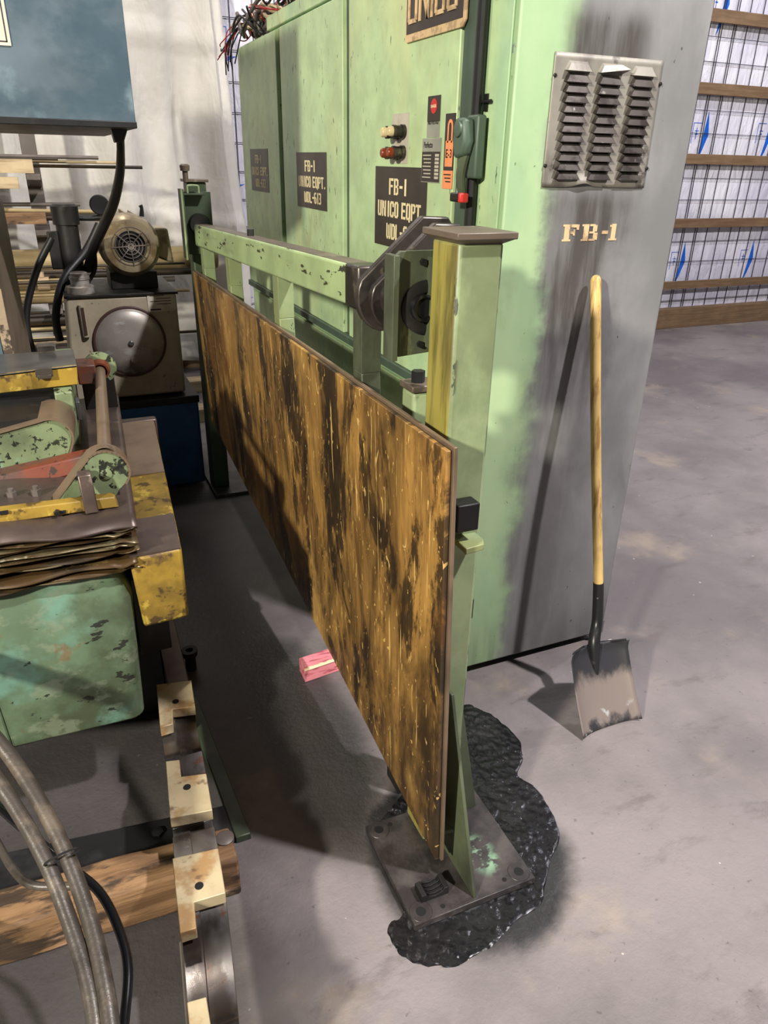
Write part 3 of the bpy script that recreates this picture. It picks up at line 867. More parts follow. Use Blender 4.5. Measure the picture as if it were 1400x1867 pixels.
# ================================================================== GUARD POST
post = thing('guard_post', (.69, 1.205, 0), 'pale green square steel guard post with brown cap plate on dark oily base plate', 'post')
px0, px1, py0, py1 = .643, .735, 1.16, 1.262
obj('tube', MB().box(px0, px1, py0, py1, .03, 1.478), 'post', post, bevel=.008)
cap = MB().box(.632, .752, 1.145, 1.282, 1.482, 1.494)
cap.hexa([(px0 + .002, py0 + .002, 1.474), (px1 - .002, py0 + .002, 1.474), (px1 - .002, py1 - .002, 1.474), (px0 + .002, py1 - .002, 1.474), (.634, 1.147, 1.4825), (.75, 1.147, 1.4825), (.75, 1.28, 1.4825), (.634, 1.28, 1.4825)])
obj('cap_plate', cap, 'rail_top', post, bevel=.002)
bp = obj('base_plate', MB().box(.528, .856, .966, 1.268, .002, .022), 'baseplate', post, bevel=.002)
for (x, y) in ((.556, .992), (.826, .995), (.556, 1.242)):
    r = obj('hole_ring', MB().lathe((x, y, .0225), (0, 0, 1), [(0, .027), (.0012, .026), (.0012, .012), (-.001, .0115)]), 'baseplate', bp)
    obj('bolt_hole', MB().lathe((x, y, .0228), (0, 0, 1), [(0, .0115), (.0006, .0115), (.0006, 0)]), 'black_hole', bp)
for (x, y) in ((.610, .985), (.782, .99), (.590, 1.248)):
    obj('bolt_hole', MB().lathe((x, y, .0222), (0, 0, 1), [(0, .006), (.0005, .006), (.0005, 0)], 14), 'black_hole', bp)
obj('front_gusset', MB().prism([(.687, .975, .022), (.687, 1.16, .022), (.687, 1.16, .50), (.687, 1.147, .50)], (.008, 0, 0)), 'green_post_dirty', post, bevel=.001)
obj('side_gusset', MB().prism([(.735, 1.215, .022), (.832, 1.215, .022), (.742, 1.215, .50), (.735, 1.215, .50)], (0, .008, 0)), 'green_post_dirty', post, bevel=.001)
obj('shelf_lug', MB().prism([(.640, 1.09, .125), (.686, 1.085, .125), (.672, 1.158, .125), (.640, 1.158, .125)], (0, 0, .010)), 'green_post_dirty', post, bevel=.001)
obj('stop_bracket', MB().prism([(.668, 1.10, .895), (.712, 1.105, .895), (.722, 1.125, .895), (.722, 1.16, .895), (.668, 1.16, .895)], (0, 0, .014)), 'green_post', post, bevel=.002)
obj('stop_block', MB().box(.655, .705, 1.12, 1.158, .935, .995), 'soot_metal', post, bevel=.003)
obj('rear_lug', MB().box(.715, .800, 1.262, 1.30, .61, .665), 'green_post_dirty', post, bevel=.002)
# bearing bracket welded behind the post, its edge facing the aisle
br = obj('bearing_bracket', MB().prism([(.583, 1.30, 1.262), (.583, 1.30, 1.435), (.60, 1.30, 1.45), (.735, 1.30, 1.45), (.735, 1.30, 1.262), (.60, 1.30, 1.252)], (0, .012, 0)).box(.576, .588, 1.278, 1.322, 1.25, 1.445), 'green_post_dirty', post, bevel=.001)
obj('bracket_web', MB().box(.655, .725, 1.262, 1.30, 1.27, 1.44), 'green_post_dirty', post)
obj('bearing_housing', MB().lathe((.655, 1.302, 1.345), (0, -1, 0), [(0, .052), (.006, .052), (.010, .042), (.010, .030)], 32), 'soot_metal', br)
obj('bearing_face', MB().lathe((.643, 1.292, 1.347), (0, -1, 0), [(-.01, .026), (.012, .026), (.014, .023), (.014, .020), (.008, .019), (.008, 0)], 28), 'black_gloss', br)
for z in (1.275, 1.43):
    obj('bolt', MB().cyl((.645, 1.302, z), (.645, 1.292, z), .007, seg=6), 'soot_metal', br)

# black finned block lying on the base plate
fb = MB()
def arcpt(a, r, y): return V((.602 + r * math.cos(a), y, .026 + .045 - r * math.sin(a)))
cx, cy = .603, 1.030
mb = MB()
mb.prism([(cx - .036, cy - .02, .022), (cx + .036, cy - .02, .022), (cx + .036, cy - .02, .045), (cx + .024, cy - .02, .046), (cx + .018, cy - .02, .036), (cx, cy - .02, .031), (cx - .018, cy - .02, .036), (cx - .024, cy - .02, .046), (cx - .036, cy - .02, .045)], (0, .04, 0))
for q in range(4):
    y = cy - .016 + q * .0105
    mb.prism([(cx - .022, y, .047), (cx - .016, y, .040), (cx, y, .036), (cx + .016, y, .040), (cx + .022, y, .047), (cx + .016, y, .036), (cx, y, .031), (cx - .016, y, .036)], (0, .003, 0))
tag(obj('pipe_clamp_half', mb, 'soot_metal', bevel=.0015), 'small black ribbed pipe clamp half lying on the base plate of the near post', 'clamp')

# ================================================================== SAFETY GATE
gate = thing('guard_gate', (.63, 2.5, 0), 'long pale green steel gate frame with chipped top rail hinged to the post', 'gate')
def gz(y): return 1.395 - (y - 1.53) * .0315           # the rail sags towards its far end
def rail_pts(y, x0=.603, x1=.668, h=.090):
    z = gz(y)
    return [(x0, y, z - h), (x1, y, z - h), (x1, y, z), (x0, y, z)]
a, b = rail_pts(1.525), rail_pts(3.50)
obj('top_rail', MB().hexa([a[0], a[1], b[1], b[0], a[3], a[2], b[2], b[3]]), 'green_rail', gate, bevel=.007)
a, b = rail_pts(1.53, .609, .662, 0), rail_pts(3.49, .609, .662, 0)
obj('worn_rail_top', MB().hexa([V(a[0]) - V((0, 0, .002)), V(a[1]) - V((0, 0, .002)), V(b[1]) - V((0, 0, .002)), V(b[0]) - V((0, 0, .002)), V(a[0]) + V((0, 0, .0008)), V(a[1]) + V((0, 0, .0008)), V(b[1]) + V((0, 0, .0008)), V(b[0]) + V((0, 0, .0008))]), 'rail_top', gate)
a = rail_pts(1.524, .601, .670, .094); b = rail_pts(1.605, .601, .670, .094)
obj('rail_end_sleeve', MB().hexa([V(q) + V((0, 0, .001)) for q in (a[0], a[1], b[1], b[0], a[3], a[2], b[2], b[3])]), 'bearing_metal', gate, bevel=.006)
def gx(z): return .602 + (1.138 - z) * .035 + .012
def leaning(y0, y1, z0, z1, w_=.048):
    z2 = min(z1, 1.16)
    mb = MB().hexa([(gx(z0), y0, z0), (gx(z0) + w_, y0, z0), (gx(z0) + w_, y1, z0), (gx(z0), y1, z0), (gx(z2), y0, z2), (gx(z2) + w_, y0, z2), (gx(z2) + w_, y1, z2), (gx(z2), y1, z2)])
    return mb
for y in (1.555, 2.235, 2.905, 3.42):
    w2 = .030 if y > 1.6 else .027
    b = .26 + (y - 1.5) * .11
    obj('upright', leaning(y - w2, y + w2, b, gz(y) - .088), 'green_post_dirty' if y < 1.6 else 'green_post', gate, bevel=.003)
    obj('upright_head', MB().box(gx(1.16), gx(1.16) + .048, y - w2, y + w2, 1.16, gz(y) - .088), 'green_post_dirty' if y < 1.6 else 'green_post', gate, bevel=.001)
for z in (.50, .80):
    obj('cross_member', MB().box(gx(z) + .008, gx(z) + .046, 1.584, 3.39, z, z + .05), 'green_post_dirty', gate, bevel=.003)
obj('rail_bolt', MB().cyl((.64, 2.62, gz(2.62)), (.64, 2.62, gz(2.62) + .022), .012, seg=6), 'black', gate)
# shaft, hub and the pair of lever plates
obj('hinge_shaft', MB().cyl((.650, 1.29, 1.347), (.650, 1.53, 1.347), .024, seg=28), 'black', gate)
obj('hub_ring', MB().lathe((.645, 1.315, 1.347), (0, 1, 0), [(0, .034), (.05, .034), (.052, .044), (.085, .044), (.085, .03)], 36), 'bearing_metal', gate)
def lever(y, th, gro):
    c = V((.646, y, 1.338)); R = .054 + gro
    pts = []
    for i in range(13):
        an = math.radians(150 + 165 * i / 12)
        pts.append(c + V((R * math.cos(an), 0, R * 1.15 * math.sin(an))))
    pts += [V((.755, y, 1.35)), V((.802 + gro, y, 1.465)), V((.790, y, 1.486 + gro)), V((.733 - gro * .5, y, 1.488 + gro))]
    return MB().prism(pts, (0, th, 0))
obj('lever_plate', lever(1.425, .020, 0), 'bearing_metal', gate, bevel=.004)
obj('lever_plate', lever(1.475, .022, .010), 'bearing_metal', gate, bevel=.004)
obj('lever_pin', MB().cyl((.775, 1.41, 1.470), (.775, 1.51, 1.470), .012, seg=18), 'steel_grey', gate)
# lift cylinder behind the gate
cyl_ = thing('lift_cylinder', (.655, 1.42, 0), 'pale green square lift cylinder with bolt head standing behind the near post', 'cylinder')
obj('barrel', MB().box(.665, .725, 1.36, 1.42, .25, 1.155), 'green_post', cyl_, bevel=.008)
obj('end_cap', MB().box(.661, .729, 1.356, 1.424, 1.155, 1.17), 'rail_top', cyl_, bevel=.003)
obj('bolt_head', MB().cyl((.690, 1.39, 1.17), (.690, 1.39, 1.195), .015, seg=6), 'black', cyl_)
obj('foot', MB().box(.66, .73, 1.35, 1.43, 0, .25), 'soot_metal', cyl_, bevel=.003)

# far post of the gate with its bracket
fp = thing('guard_post', (.64, 3.66, 0), 'dark green guard post with bearing bracket at the far end of the gate', 'post')
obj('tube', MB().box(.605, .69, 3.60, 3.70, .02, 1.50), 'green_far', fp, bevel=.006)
obj('base_plate', MB().box(.595, .82, 3.50, 3.80, 0, .02), 'baseplate', fp, bevel=.002)
obj('cap_plate', MB().box(.595, .70, 3.59, 3.71, 1.50, 1.512), 'rail_top', fp, bevel=.002)
br = obj('bearing_bracket', MB().box(.560, .572, 3.50, 3.58, 1.185, 1.475).box(.572, .70, 3.568, 3.58, 1.20, 1.462).box(.572, .665, 3.52, 3.568, 1.45, 1.458), 'green_far', fp, bevel=.001)
obj('bracket_edge', MB().box(.558, .566, 3.496, 3.502, 1.185, 1.475), 'green_post', br)
obj('handle', MB().tube([(.595, 3.54, 1.458), (.595, 3.54, 1.482), (.603, 3.54, 1.488), (.635, 3.54, 1.488), (.643, 3.54, 1.482), (.643, 3.54, 1.458)], .005, seg=8, sub=3), 'green_post', br)
obj('bearing', MB().cyl((.637, 3.52, 1.33), (.637, 3.60, 1.33), .045, seg=24), 'soot_metal', br)
tb = obj('top_bolt', MB().cyl((.602, 3.60, 1.50), (.602, 3.60, 1.545), .012, seg=12).lathe((.602, 3.60, 1.545), (0, 0, 1), [(0, .02), (.022, .022), (.028, .014), (.028, 0)], 16), 'rail_top', fp)

# ================================================================== GUARD BOARD
def bx(z): return .602 + (1.138 - z) * .035             # the board leans in towards the gate at its foot
def board(y0, y1, off, th, zt0, zt1, zb0, zb1):
    P = []
    for y, zb, zt in ((y0, zb0, zt0), (y1, zb1, zt1)):
        P.append(((bx(zb) + off - .602 + .602 - .602 + .602, y, zb), (bx(zt) + off, y, zt)))
    (b0, t0), (b1, t1) = P
    d = V((th, 0, 0))
    return MB().hexa([V(b0), V(b0) + d, V(b1) + d, V(b1), V(t0), V(t0) + d, V(t1) + d, V(t1)])
gb = thing('guard_board', (.62, 2.3, .1), 'long scuffed brown board with oily amber streaks hung along the green gate', 'board')
obj('face_sheet', board(1.062, 3.565, -.013, .010, 1.140, 1.126, .082, .418), 'board', gb, bevel=.0015)
obj('backing_sheet', board(1.056, 3.56, -.001, .008, 1.147, 1.133, .080, .420), 'sheet_tan', gb, bevel=.001)
obj('gap_shade', board(1.064, 3.558, -.003, .0025, 1.139, 1.125, .084, .421), 'black', gb)  # black strip painting the shade in the gap between the two sheets

# ================================================================== SHOVEL
sh = thing('shovel', (1.39, 1.5, 0), 'square-mouthed shovel with pale ash handle leaning on the sooty cabinet end', 'shovel')
bl = U(1057, 1343, 'z', .003); brr = U(1163, 1307, 'z', .003)
tl = U(1033, 1190, 'y', 1.475); tr = U(1135, 1162, 'y', 1.475)
def blade(u, v):
    a = bl.lerp(brr, u).lerp(tl.lerp(tr, u), v)
    s = 2 * u - 1
    edge = (abs(s) ** 4) * .020
    dish = .018 * (1 - s * s) * (.15 + .85 * v) + .006 * math.sin(v * 3.1)
    nrm = V((0, .93, -.35))
    out = a + nrm * (dish - edge)
    if v > .9 and abs(s) > .3: out += V((0, -.012, .004)) * ((v - .9) * 10)
    if v < .02: out.z = max(out.z, .003)
    return out
mb = MB().grid(blade, 24, 24)
obj('blade', mb, 'blade', sh, solid=.0022, smooth=60)
mid = lambda v: blade(.5, v)
n_ = V((0, -.93, .35))
s0 = U(1088, 1245, 'y', mid(.62).y - .004)
s1 = mid(.99) + n_ * .012
s2 = U(1089, 1130, 'y', 1.515)
s3 = U(1091, 1062, 'y', 1.535)
obj('socket', MB().tube([s0, s1, s2, s3], [.004, .019, .0175, .0165], seg=18), 'shovel_black', sh)
obj('step_rim', MB().tube([blade(.03, 1), blade(.12, .995), blade(.36, .99)], .004, seg=8).tube([blade(.64, .99), blade(.88, .995), blade(.97, 1)], .004, seg=8), 'shovel_black', sh)
obj('rivet', MB().lathe(s3.lerp(s2, .35) + V((-.012, -.012, 0)), (-.7, -.7, 0), [(0, .0035), (.003, .0025), (.003, 0)], 10), 'steel_grey', sh)
h0 = s3 - (s2 - s3).normalized() * -.01
hm = U(1086, 800, 'y', 1.615)
ht = U(1086, 512, 'y', 1.712)
obj('handle', MB().tube([s3.lerp(s2, .1), s3, hm, ht], [.0135, .0148, .0152, .0148], seg=20).lathe(ht, (ht - hm), [(0, .0148), (.006, .0135), (.012, .010), (.0155, .004), (.016, 0)], 20), 'wood_handle', sh)

# ================================================================== OIL + RED BLOCK
pp_ = [(840, 1288), (880, 1296), (915, 1318), (945, 1350), (953, 1385), (945, 1412), (978, 1440), (1006, 1482), (1020, 1528), (1003, 1570), (994, 1612), (985, 1650), (940, 1680), (900, 1722), (850, 1752), (800, 1764), (745, 1752), (716, 1722), (708, 1688), (735, 1660), (700, 1580), (680, 1520), (740, 1440), (800, 1360)]
Q = [U(a, b, 'z', 0) for a, b in pp_]
mb = MB()
ring = []
N = len(Q)
for i in range(N):
    for k in range(6):
        t = k / 6
        p0, p1, p2, p3 = Q[i - 1], Q[i], Q[(i + 1) % N], Q[(i + 2) % N]
        q = .5 * ((2 * p1) + (p2 - p0) * t + (2 * p0 - 5 * p1 + 4 * p2 - p3) * t * t + (3 * p1 - p0 - 3 * p2 + p3) * t ** 3)
        j = noise.noise(q * 40) * .008
        ring.append(q + V((j, j * .7, 0)))
from mathutils.geometry import delaunay_2d_cdt
def inside(p, poly):
    c = False
    for a, b in zip(poly, poly[1:] + poly[:1]):
        if (a.y > p[1]) != (b.y > p[1]) and p[0] < (b.x - a.x) * (p[1] - a.y) / (b.y - a.y) + a.x: c = not c
    return c
pr = random.Random(9)
pts2 = [V((p.x, p.y)) for p in ring]
nr = len(pts2)
xs = [p.x for p in ring]; ys = [p.y for p in ring]
x = min(xs)
while x < max(xs):
    y = min(ys)
    while y < max(ys):
        q = (x + pr.uniform(-.002, .002), y + pr.uniform(-.002, .002))
        if inside(q, ring) and not (.54 < q[0] < .84 and .985 < q[1] < 1.25): pts2.append(V(q))
        y += .0055
    x += .0055
vo, eo, fo, _, _, _ = delaunay_2d_cdt(pts2, [(k, (k + 1) % nr) for k in range(nr)], [], 1, 1e-6)
vv = []
for k, p in enumerate(vo):
    if k < nr: z = .0005
    else:
        z = .0020 + .0030 * noise.noise(V((p.x * 55, p.y * 55, 0))) + .0022 * noise.noise(V((p.x * 120, p.y * 120, 4)))
        z = max(z, .0008) + .002 * max(0, noise.noise(V((p.x * 14, p.y * 14, 8))))
    vv.append(mb.bm.verts.new((p.x, p.y, z)))
for f in fo:
    try: mb.bm.faces.new([vv[q] for q in f])
    except ValueError: pass
tag(obj('oil_puddle', mb, 'puddle', smooth=180), 'glossy black oil puddle spread on the concrete around the post base', 'puddle', kind='stuff')

rb = thing('painted_block', (.63, 1.93, 0), 'pink-red painted wooden block on the floor beside the guard board', 'wood block')
ZB = .052
A = U(545, 1200, 'z', ZB); B = U(606, 1180, 'z', ZB); D_ = U(555, 1221, 'z', ZB)
ux = (B - A).normalized(); uy = (D_ - A).normalized()
L_, W_ = .17, (D_ - A).length
def rbx(l, wv, z):
    p = A + ux * l + uy * wv
    return V((p.x, p.y, z))
obj('block', MB().hexa([rbx(0, 0, .001), rbx(L_, 0, .001), rbx(L_, W_ + .004, .001), rbx(0, W_ + .004, .001), rbx(0, 0, ZB), rbx(L_, 0, ZB), rbx(L_, W_, ZB), rbx(0, W_, ZB)]), 'red_paint', rb, bevel=.0015)
mb = MB()
for i in range(12):
    a, b = L_ * i / 12, L_ * (i + 1) / 12
    k = .003 + .004 * abs(math.sin(i * 1.9))
    mb.hexa([rbx(a, W_ - k, ZB - .003 - k * .5), rbx(b, W_ - k, ZB - .003 - k * .5), rbx(b, W_ + .0045, ZB - .004), rbx(a, W_ + .0045, ZB - .004), rbx(a, W_ - k, ZB + .0006), rbx(b, W_ - k, ZB + .0006), rbx(b, W_ + .0005, ZB + .0006), rbx(a, W_ + .0005, ZB + .0006)])
obj('split_edge', mb, 'raw_break', rb, smooth=0)

# ================================================================== HYDRAULIC UNIT
hu = thing('hydraulic_power_unit', (.27, 4.0, 0), 'beige hydraulic power unit tank on a blue base with electric motor on top', 'hydraulic unit')
TX0, TX1, TY = -.005, .533, 3.75
obj('blue_base', MB().box(-.05, .582, 3.70, 4.32, .02, .50), 'blue_base', hu, bevel=.01)
obj('base_deck', MB().box(-.055, .588, 3.695, 4.325, .465, .503), 'soot_metal', hu, bevel=.004)
obj('tank', MB().hexa([(TX0, TY, .51), (TX1, TY, .51), (TX1, 4.26, .51), (TX0, 4.26, .51), (.035, TY, 1.0), (TX1, TY, 1.0), (TX1, 4.26, 1.0), (.035, 4.26, 1.0)]), 'tank', hu, bevel=.012)
obj('tank_top', MB().box(.028, TX1 + .008, TY - .008, 4.27, 1.0, 1.012), 'soot_metal', hu, bevel=.002)
obj('access_cover', MB().lathe((.292, TY, .785), (0, -1, 0), [(0, .158), (.012, .158), (.018, .150), (.022, .146), (.034, .10), (.040, .05), (.042, 0)], 56), 'alu_dull', hu)
obj('cover_gasket', MB().lathe((.292, TY, .785), (0, -1, 0), [(0, .170), (.010, .170), (.013, .166), (.013, .158), (.004, .156)], 56), 'dark_rubber', hu)
obj('cover_bolt', MB().lathe((.292, TY - .038, .785), (0, -1, 0), [(0, .013), (.010, .013), (.013, .009), (.013, 0)], 20), 'steel_grey', hu)
obj('drain_fitting', MB().lathe((.298, TY - .026, .705), (0, -1, 0), [(0, .022), (.008, .022), (.010, .017), (.022, .016), (.022, 0)], 20), 'alu_dull', hu)
g0, g1 = U(148, 556, 'y', TY - .01), U(158, 614, 'y', TY - .01)
lg = obj('level_gauge', MB().tube([g0, g1], .016, seg=14, sub=1), 'tank', hu)
obj('sight_glass', MB().box(g0.x - .004, g0.x + .008, TY - .028, TY - .024, g1.z + .01, g0.z - .01), 'dark_rubber', lg)
p = U(267, 535, 'y', TY - .002); q = U(321, 566, 'y', TY - .002)
lb = obj('paper_label', MB().box(p.x, min(q.x, TX1 - .004), TY - .003, TY - .0005, q.z, p.z), 'white_label', hu, smooth=0)
mb = MB()
for r in range(4): mb.box(p.x + .012 + .03 * (r % 2), q.x - .02 - .03 * (r == 0), TY - .0036, TY - .003, p.z - .014 - r * .013, p.z - .011 - r * .013)
mb.box(p.x + .01, p.x + .06, TY - .0036, TY - .003, q.z + .006, q.z + .013)
obj('lettering', mb, 'ink', lb, smooth=0)
# filler cap
obj('filler_cap', MB().lathe((.108, 3.83, 1.012), (0, 0, 1), [(0, .062), (.03, .062), (.034, .056), (.036, .042), (.060, .042), (.062, .046), (.075, .046), (.077, .040), (.090, .040), (.095, .030), (.095, 0)], 36), 'alu_dull', hu)
# motor
mc = V((.356, 3.82, 1.215))
mo = obj('motor', MB().lathe(mc, (0, 1, 0), [(.0, .070), (-.004, .085), (.0, .118), (.02, .136), (.05, .142), (.10, .143), (.104, .128), (.40, .128), (.42, .11), (.42, 0)], 56), 'motor', hu)
mb = MB()
for i in range(20):
    a = 2 * math.pi * i / 20
    d = V((math.cos(a), 0, math.sin(a)))
    t_ = V((-math.sin(a), 0, math.cos(a))) * .003
    c1 = mc + d * .126; c2 = mc + d * .142
    mb.hexa([c1 - t_ + V((0, .11, 0)), c1 + t_ + V((0, .11, 0)), c1 + t_ + V((0, .38, 0)), c1 - t_ + V((0, .38, 0)), c2 - t_ + V((0, .11, 0)), c2 + t_ + V((0, .11, 0)), c2 + t_ + V((0, .38, 0)), c2 - t_ + V((0, .38, 0))])
obj('cooling_fins', mb, 'motor', mo, smooth=0)
obj('grille_back', MB().lathe(mc + V((0, .004, 0)), (0, -1, 0), [(0, .088), (.002, .088), (.002, 0)], 40), 'black_hole', mo)
mb = MB()
for r in (.022, .038, .054, .070, .086):
    pts = [mc + V((r * math.cos(a), -.004, r * math.sin(a))) for a in [2 * math.pi * i / 32 for i in range(33)]]
    mb.tube(pts, .0024, seg=6, sub=1)
for i in range(8):
    a = math.pi * i / 4 + .05
    mb.cyl(mc + V((.014 * math.cos(a), -.006, .014 * math.sin(a))), mc + V((.088 * math.cos(a), -.006, .088 * math.sin(a))), .0026, seg=6)
mb.lathe(mc, (0, -1, 0), [(.002, .016), (.010, .016), (.010, .007), (.004, .007), (.004, 0)], 20)
obj('fan_grille', mb, 'rack_steel', mo)
obj('junction_box', MB().hexa([(.485, 3.90, 1.15), (.56, 3.90, 1.12), (.56, 4.08, 1.12), (.485, 4.08, 1.15), (.47, 3.90, 1.29), (.545, 3.90, 1.285), (.545, 4.08, 1.285), (.47, 4.08, 1.29)]), 'motor', mo, bevel=.01)
obj('motor_foot', MB().box(.25, .47, 3.88, 4.14, 1.012, 1.09), 'soot_metal', mo, bevel=.004)
obj('lifting_eye', MB().tube([(.43, 3.9, 1.34), (.434, 3.9, 1.375), (.430, 3.9, 1.39)], [.012, .008, .010], seg=8), 'black', mo)
# pump, filter and valve stack behind the tank on the left
obj('filter_housing', MB().lathe((.095, 4.02, 1.08), (0, 0, 1), [(0, .05), (.22, .05), (.22, .06), (.30, .062), (.31, .05), (.31, 0)], 24), 'soot_metal', hu)
obj('valve_body', MB().box(.05, .13, 3.98, 4.06, 1.012, 1.08).box(.0, .05, 3.99, 4.05, 1.10, 1.27), 'soot_metal', hu, bevel=.006)
obj('pressure_gauge', MB().lathe((.255, 4.05, 1.385), (0, -1, 0), [(0, .045), (.03, .045), (.034, .040), (.034, 0)], 28).cyl((.255, 4.04, 1.26), (.255, 4.04, 1.35), .010), 'black', hu)
obj('manifold_pipe', MB().tube([(.10, 4.03, 1.33), (.20, 4.04, 1.325), (.27, 4.04, 1.32), (.275, 4.04, 1.22)], .012, seg=10), 'black', hu)
hs = MB()
hs.tube([(.02, 4.0, 1.24), (-.07, 3.98, 1.10), (-.15, 3.95, .90), (-.15, 3.92, .72), (-.12, 3.92, .60)], .017, seg=12)
hs.tube([(.24, 4.0, 1.30), (.16, 3.98, 1.18), (.04, 3.92, 1.06), (-.02, 3.90, .90), (-.02, 3.90, .78)], .019, seg=12)
hs.tube([(.20, 3.98, 1.20), (.19, 3.97, 1.10), (.14, 3.96, 1.03)], .010, seg=8)
obj('hydraulic_hose', hs, 'black', hu)

# dark cast machinery between the panel and the tank
dm = thing('pump_casting', (-.14, 4.2, 0), 'black oily pump casting in the shadow left of the hydraulic unit', 'pump')
obj('casting', MB().lathe((-.25, 4.25, .35), (0, 0, 1), [(0, .17), (.22, .16), (.30, .12), (.42, .07), (.52, .05), (.55, 0)], 20), 'soot_metal', dm)
obj('stand', MB().box(-.60, -.07, 4.05, 4.5, 0, .36), 'black', dm, bevel=.01)
obj('flange', MB().lathe((-.30, 4.08, .52), (.2, -1, 0), [(0, .10), (.03, .10), (.04, .06), (.10, .055), (.10, 0)], 20), 'soot_metal', dm)

# loose timbers on the floor near the back wall
tg = 'timbers on the floor by the back wall'
for (y0, z0, x0, x1, lab) in ((5.45, 0, .5, 1.02, 'pale timber lying on the floor behind the blue base, the farther one'), (4.75, 0, .48, .95, 'pale timber lying on the floor right behind the blue base, the nearer one')):
    tag(obj('timber', MB().box(x0, x1, y0, y0 + .14, z0, z0 + .09), 'wood_pale', bevel=.004), lab, 'timber', tg)

# ================================================================== BLUE CONTROL BOX
bb = thing('control_box', (0, 3.1, 1.66), 'blue-grey steel control box hanging at the upper left with a white label', 'control box')
BY = 2.55
c1 = U(248, 226, 'y', BY)
obj('box', MB().box(-.40, c1.x, BY, 3.75, c1.z - .002, 2.29), 'blue_cab', bb, bevel=.003)
obj('bottom_lip', MB().box(-.40, c1.x + .002, BY - .006, 3.752, c1.z - .012, c1.z + .006), 'black', bb, bevel=.002)
p = U(21, 84, 'y', BY - .001)
lb = obj('label_plate', MB().box(-.30, p.x, BY - .004, BY - .0005, p.z, 2.02), 'white_label', bb, smooth=0)
mb = MB()
for (x0, x1, z0, z1) in ((-.29, p.x - .008, p.z + .008, p.z + .011), (p.x - .011, p.x - .008, p.z + .008, 2.0)): mb.box(x0, x1, BY - .0048, BY - .004, z0, z1)
obj('label_border', mb, 'ink', lb, smooth=0)
obj('label_print', MB().box(-.28, p.x - .024, BY - .0048, BY - .004, p.z + .040, p.z + .056), 'blue_print', lb, smooth=0)
cy_ = BY + .14
p0 = U(217, 238, 'y', cy_)
obj('strain_relief', MB().prism([(p0.x - .025, cy_ - .02, c1.z - .01), (c1.x - .012, cy_ - .02, c1.z - .01), (p0.x + .010, cy_ - .02, c1.z - .045), (p0.x - .018, cy_ - .02, c1.z - .05)], (0, .05, 0)), 'black', bb, bevel=.003)
pts = [U(218, 236, 'y', cy_), U(220, 275, 'y', 2.8), U(218, 320, 'y', 3.0), U(207, 370, 'y', 3.3), U(190, 410, 'y', 3.6), U(170, 455, 'y', 3.85), U(160, 490, 'y', 4.0)]
obj('flexible_conduit', MB().tube(pts, [.012, .013, .016, .020, .021, .021, .021], seg=12), 'black', bb)
obj('hanger_arm', MB().box(-.12, -.06, 3.10, 3.16, 2.29, 4.0), 'blue_cab', bb)

# ================================================================== RACK AND STOCK
rk = thing('stock_rack', (-.02, 5.45, 0), 'grey steel cantilever stock rack standing before the canvas curtain', 'rack')
obj('column', MB().box(-.062, .026, 5.40, 5.50, 0, 2.6), 'rack_steel', rk, bevel=.004)
obj('foot', MB().box(-.075, .04, 4.9, 5.55, 0, .10), 'rack_steel', rk, bevel=.004)
for z in (1.515, 1.22, .77, .50):
    obj('arm', MB().prism([(-.055, 5.40, z - .10), (-.055, 5.40, z - .02), (-.055, 4.95, z - .02), (-.055, 4.95, z - .05)], (.075, 0, 0)), 'rack_steel', rk, bevel=.003)
def stock(name, m, a, b, r, label, cat, grp=None, square=False):
    a, b = V(a), V(b)
    mb = MB()
    if square: mb.box(a.x, b.x, a.y - r, a.y + r, a.z - r, a.z + r)
    else: mb.cyl(a, b, r, seg=12)
    return tag(obj(name, mb, m, bevel=.001 if square else 0), label, cat, grp)
GR = 'bars and pipes lying on the stock rack'
stock('timber', 'wood_pale', (-1.5, 5.05, 1.535), (-.01, 5.05, 1.535), .036, 'pale timber batten across the upper rack arm', 'timber', None, True)
stock('timber', 'wood_pale', (-1.0, 4.98, 1.450), (-.10, 4.98, 1.450), .03, 'short pale timber hanging just under the upper rack arm', 'timber', None, True)
stock('timber', 'wood_raw', (-.75, 4.95, 1.265), (.012, 4.95, 1.265), .030, 'raw cut timber end on the second rack arm', 'timber', None, True)
bars = [(-1.6, .62, 1.535, 5.28, .010, 'pipe_dark', 'long dark flat bar on the upper arm reaching farthest right'),
        (-1.6, .36, 1.585, 5.20, .011, 'rack_steel', 'short grey tube on the upper arm left of the hose'),
        (-1.6, .50, 1.560, 5.24, .009, 'wood_pale', 'thin pale rod on the upper rack arm under the grey tube'),
        (-1.6, .13, 1.572, 5.15, .007, 'pipe_dark', 'shortest thin dark rod on the upper rack arm')]
for (x0, x1, z, y, r, m, lab) in bars: stock('stock_bar', m, (x0, y, z), (x1, y, z), r, lab, 'bar', GR)
more = [(.36, 1.325, 5.15, .012, 'pipe_tan'), (.40, 1.300, 5.22, .013, 'pipe_dark'), (.52, 1.285, 5.1, .014, 'pipe_dark'), (.22, 1.32, 5.3, .012, 'rack_steel'), (.30, 1.275, 5.28, .010, 'pipe_dark')]
names = ['tan pipe topmost in the second tier of the stock rack', 'dark pipe just below the tan pipe in the second rack tier', 'dark bar sagging to the right from the second rack tier', 'grey bar at the back of the second rack tier', 'lowest thin dark bar of the second rack tier']
for (x1, z, y, r, m), lab in zip(more, names): stock('stock_bar', m, (-1.6, y, z), (x1, y, z - .04 * (x1 > .35)), r, lab, 'bar', GR)
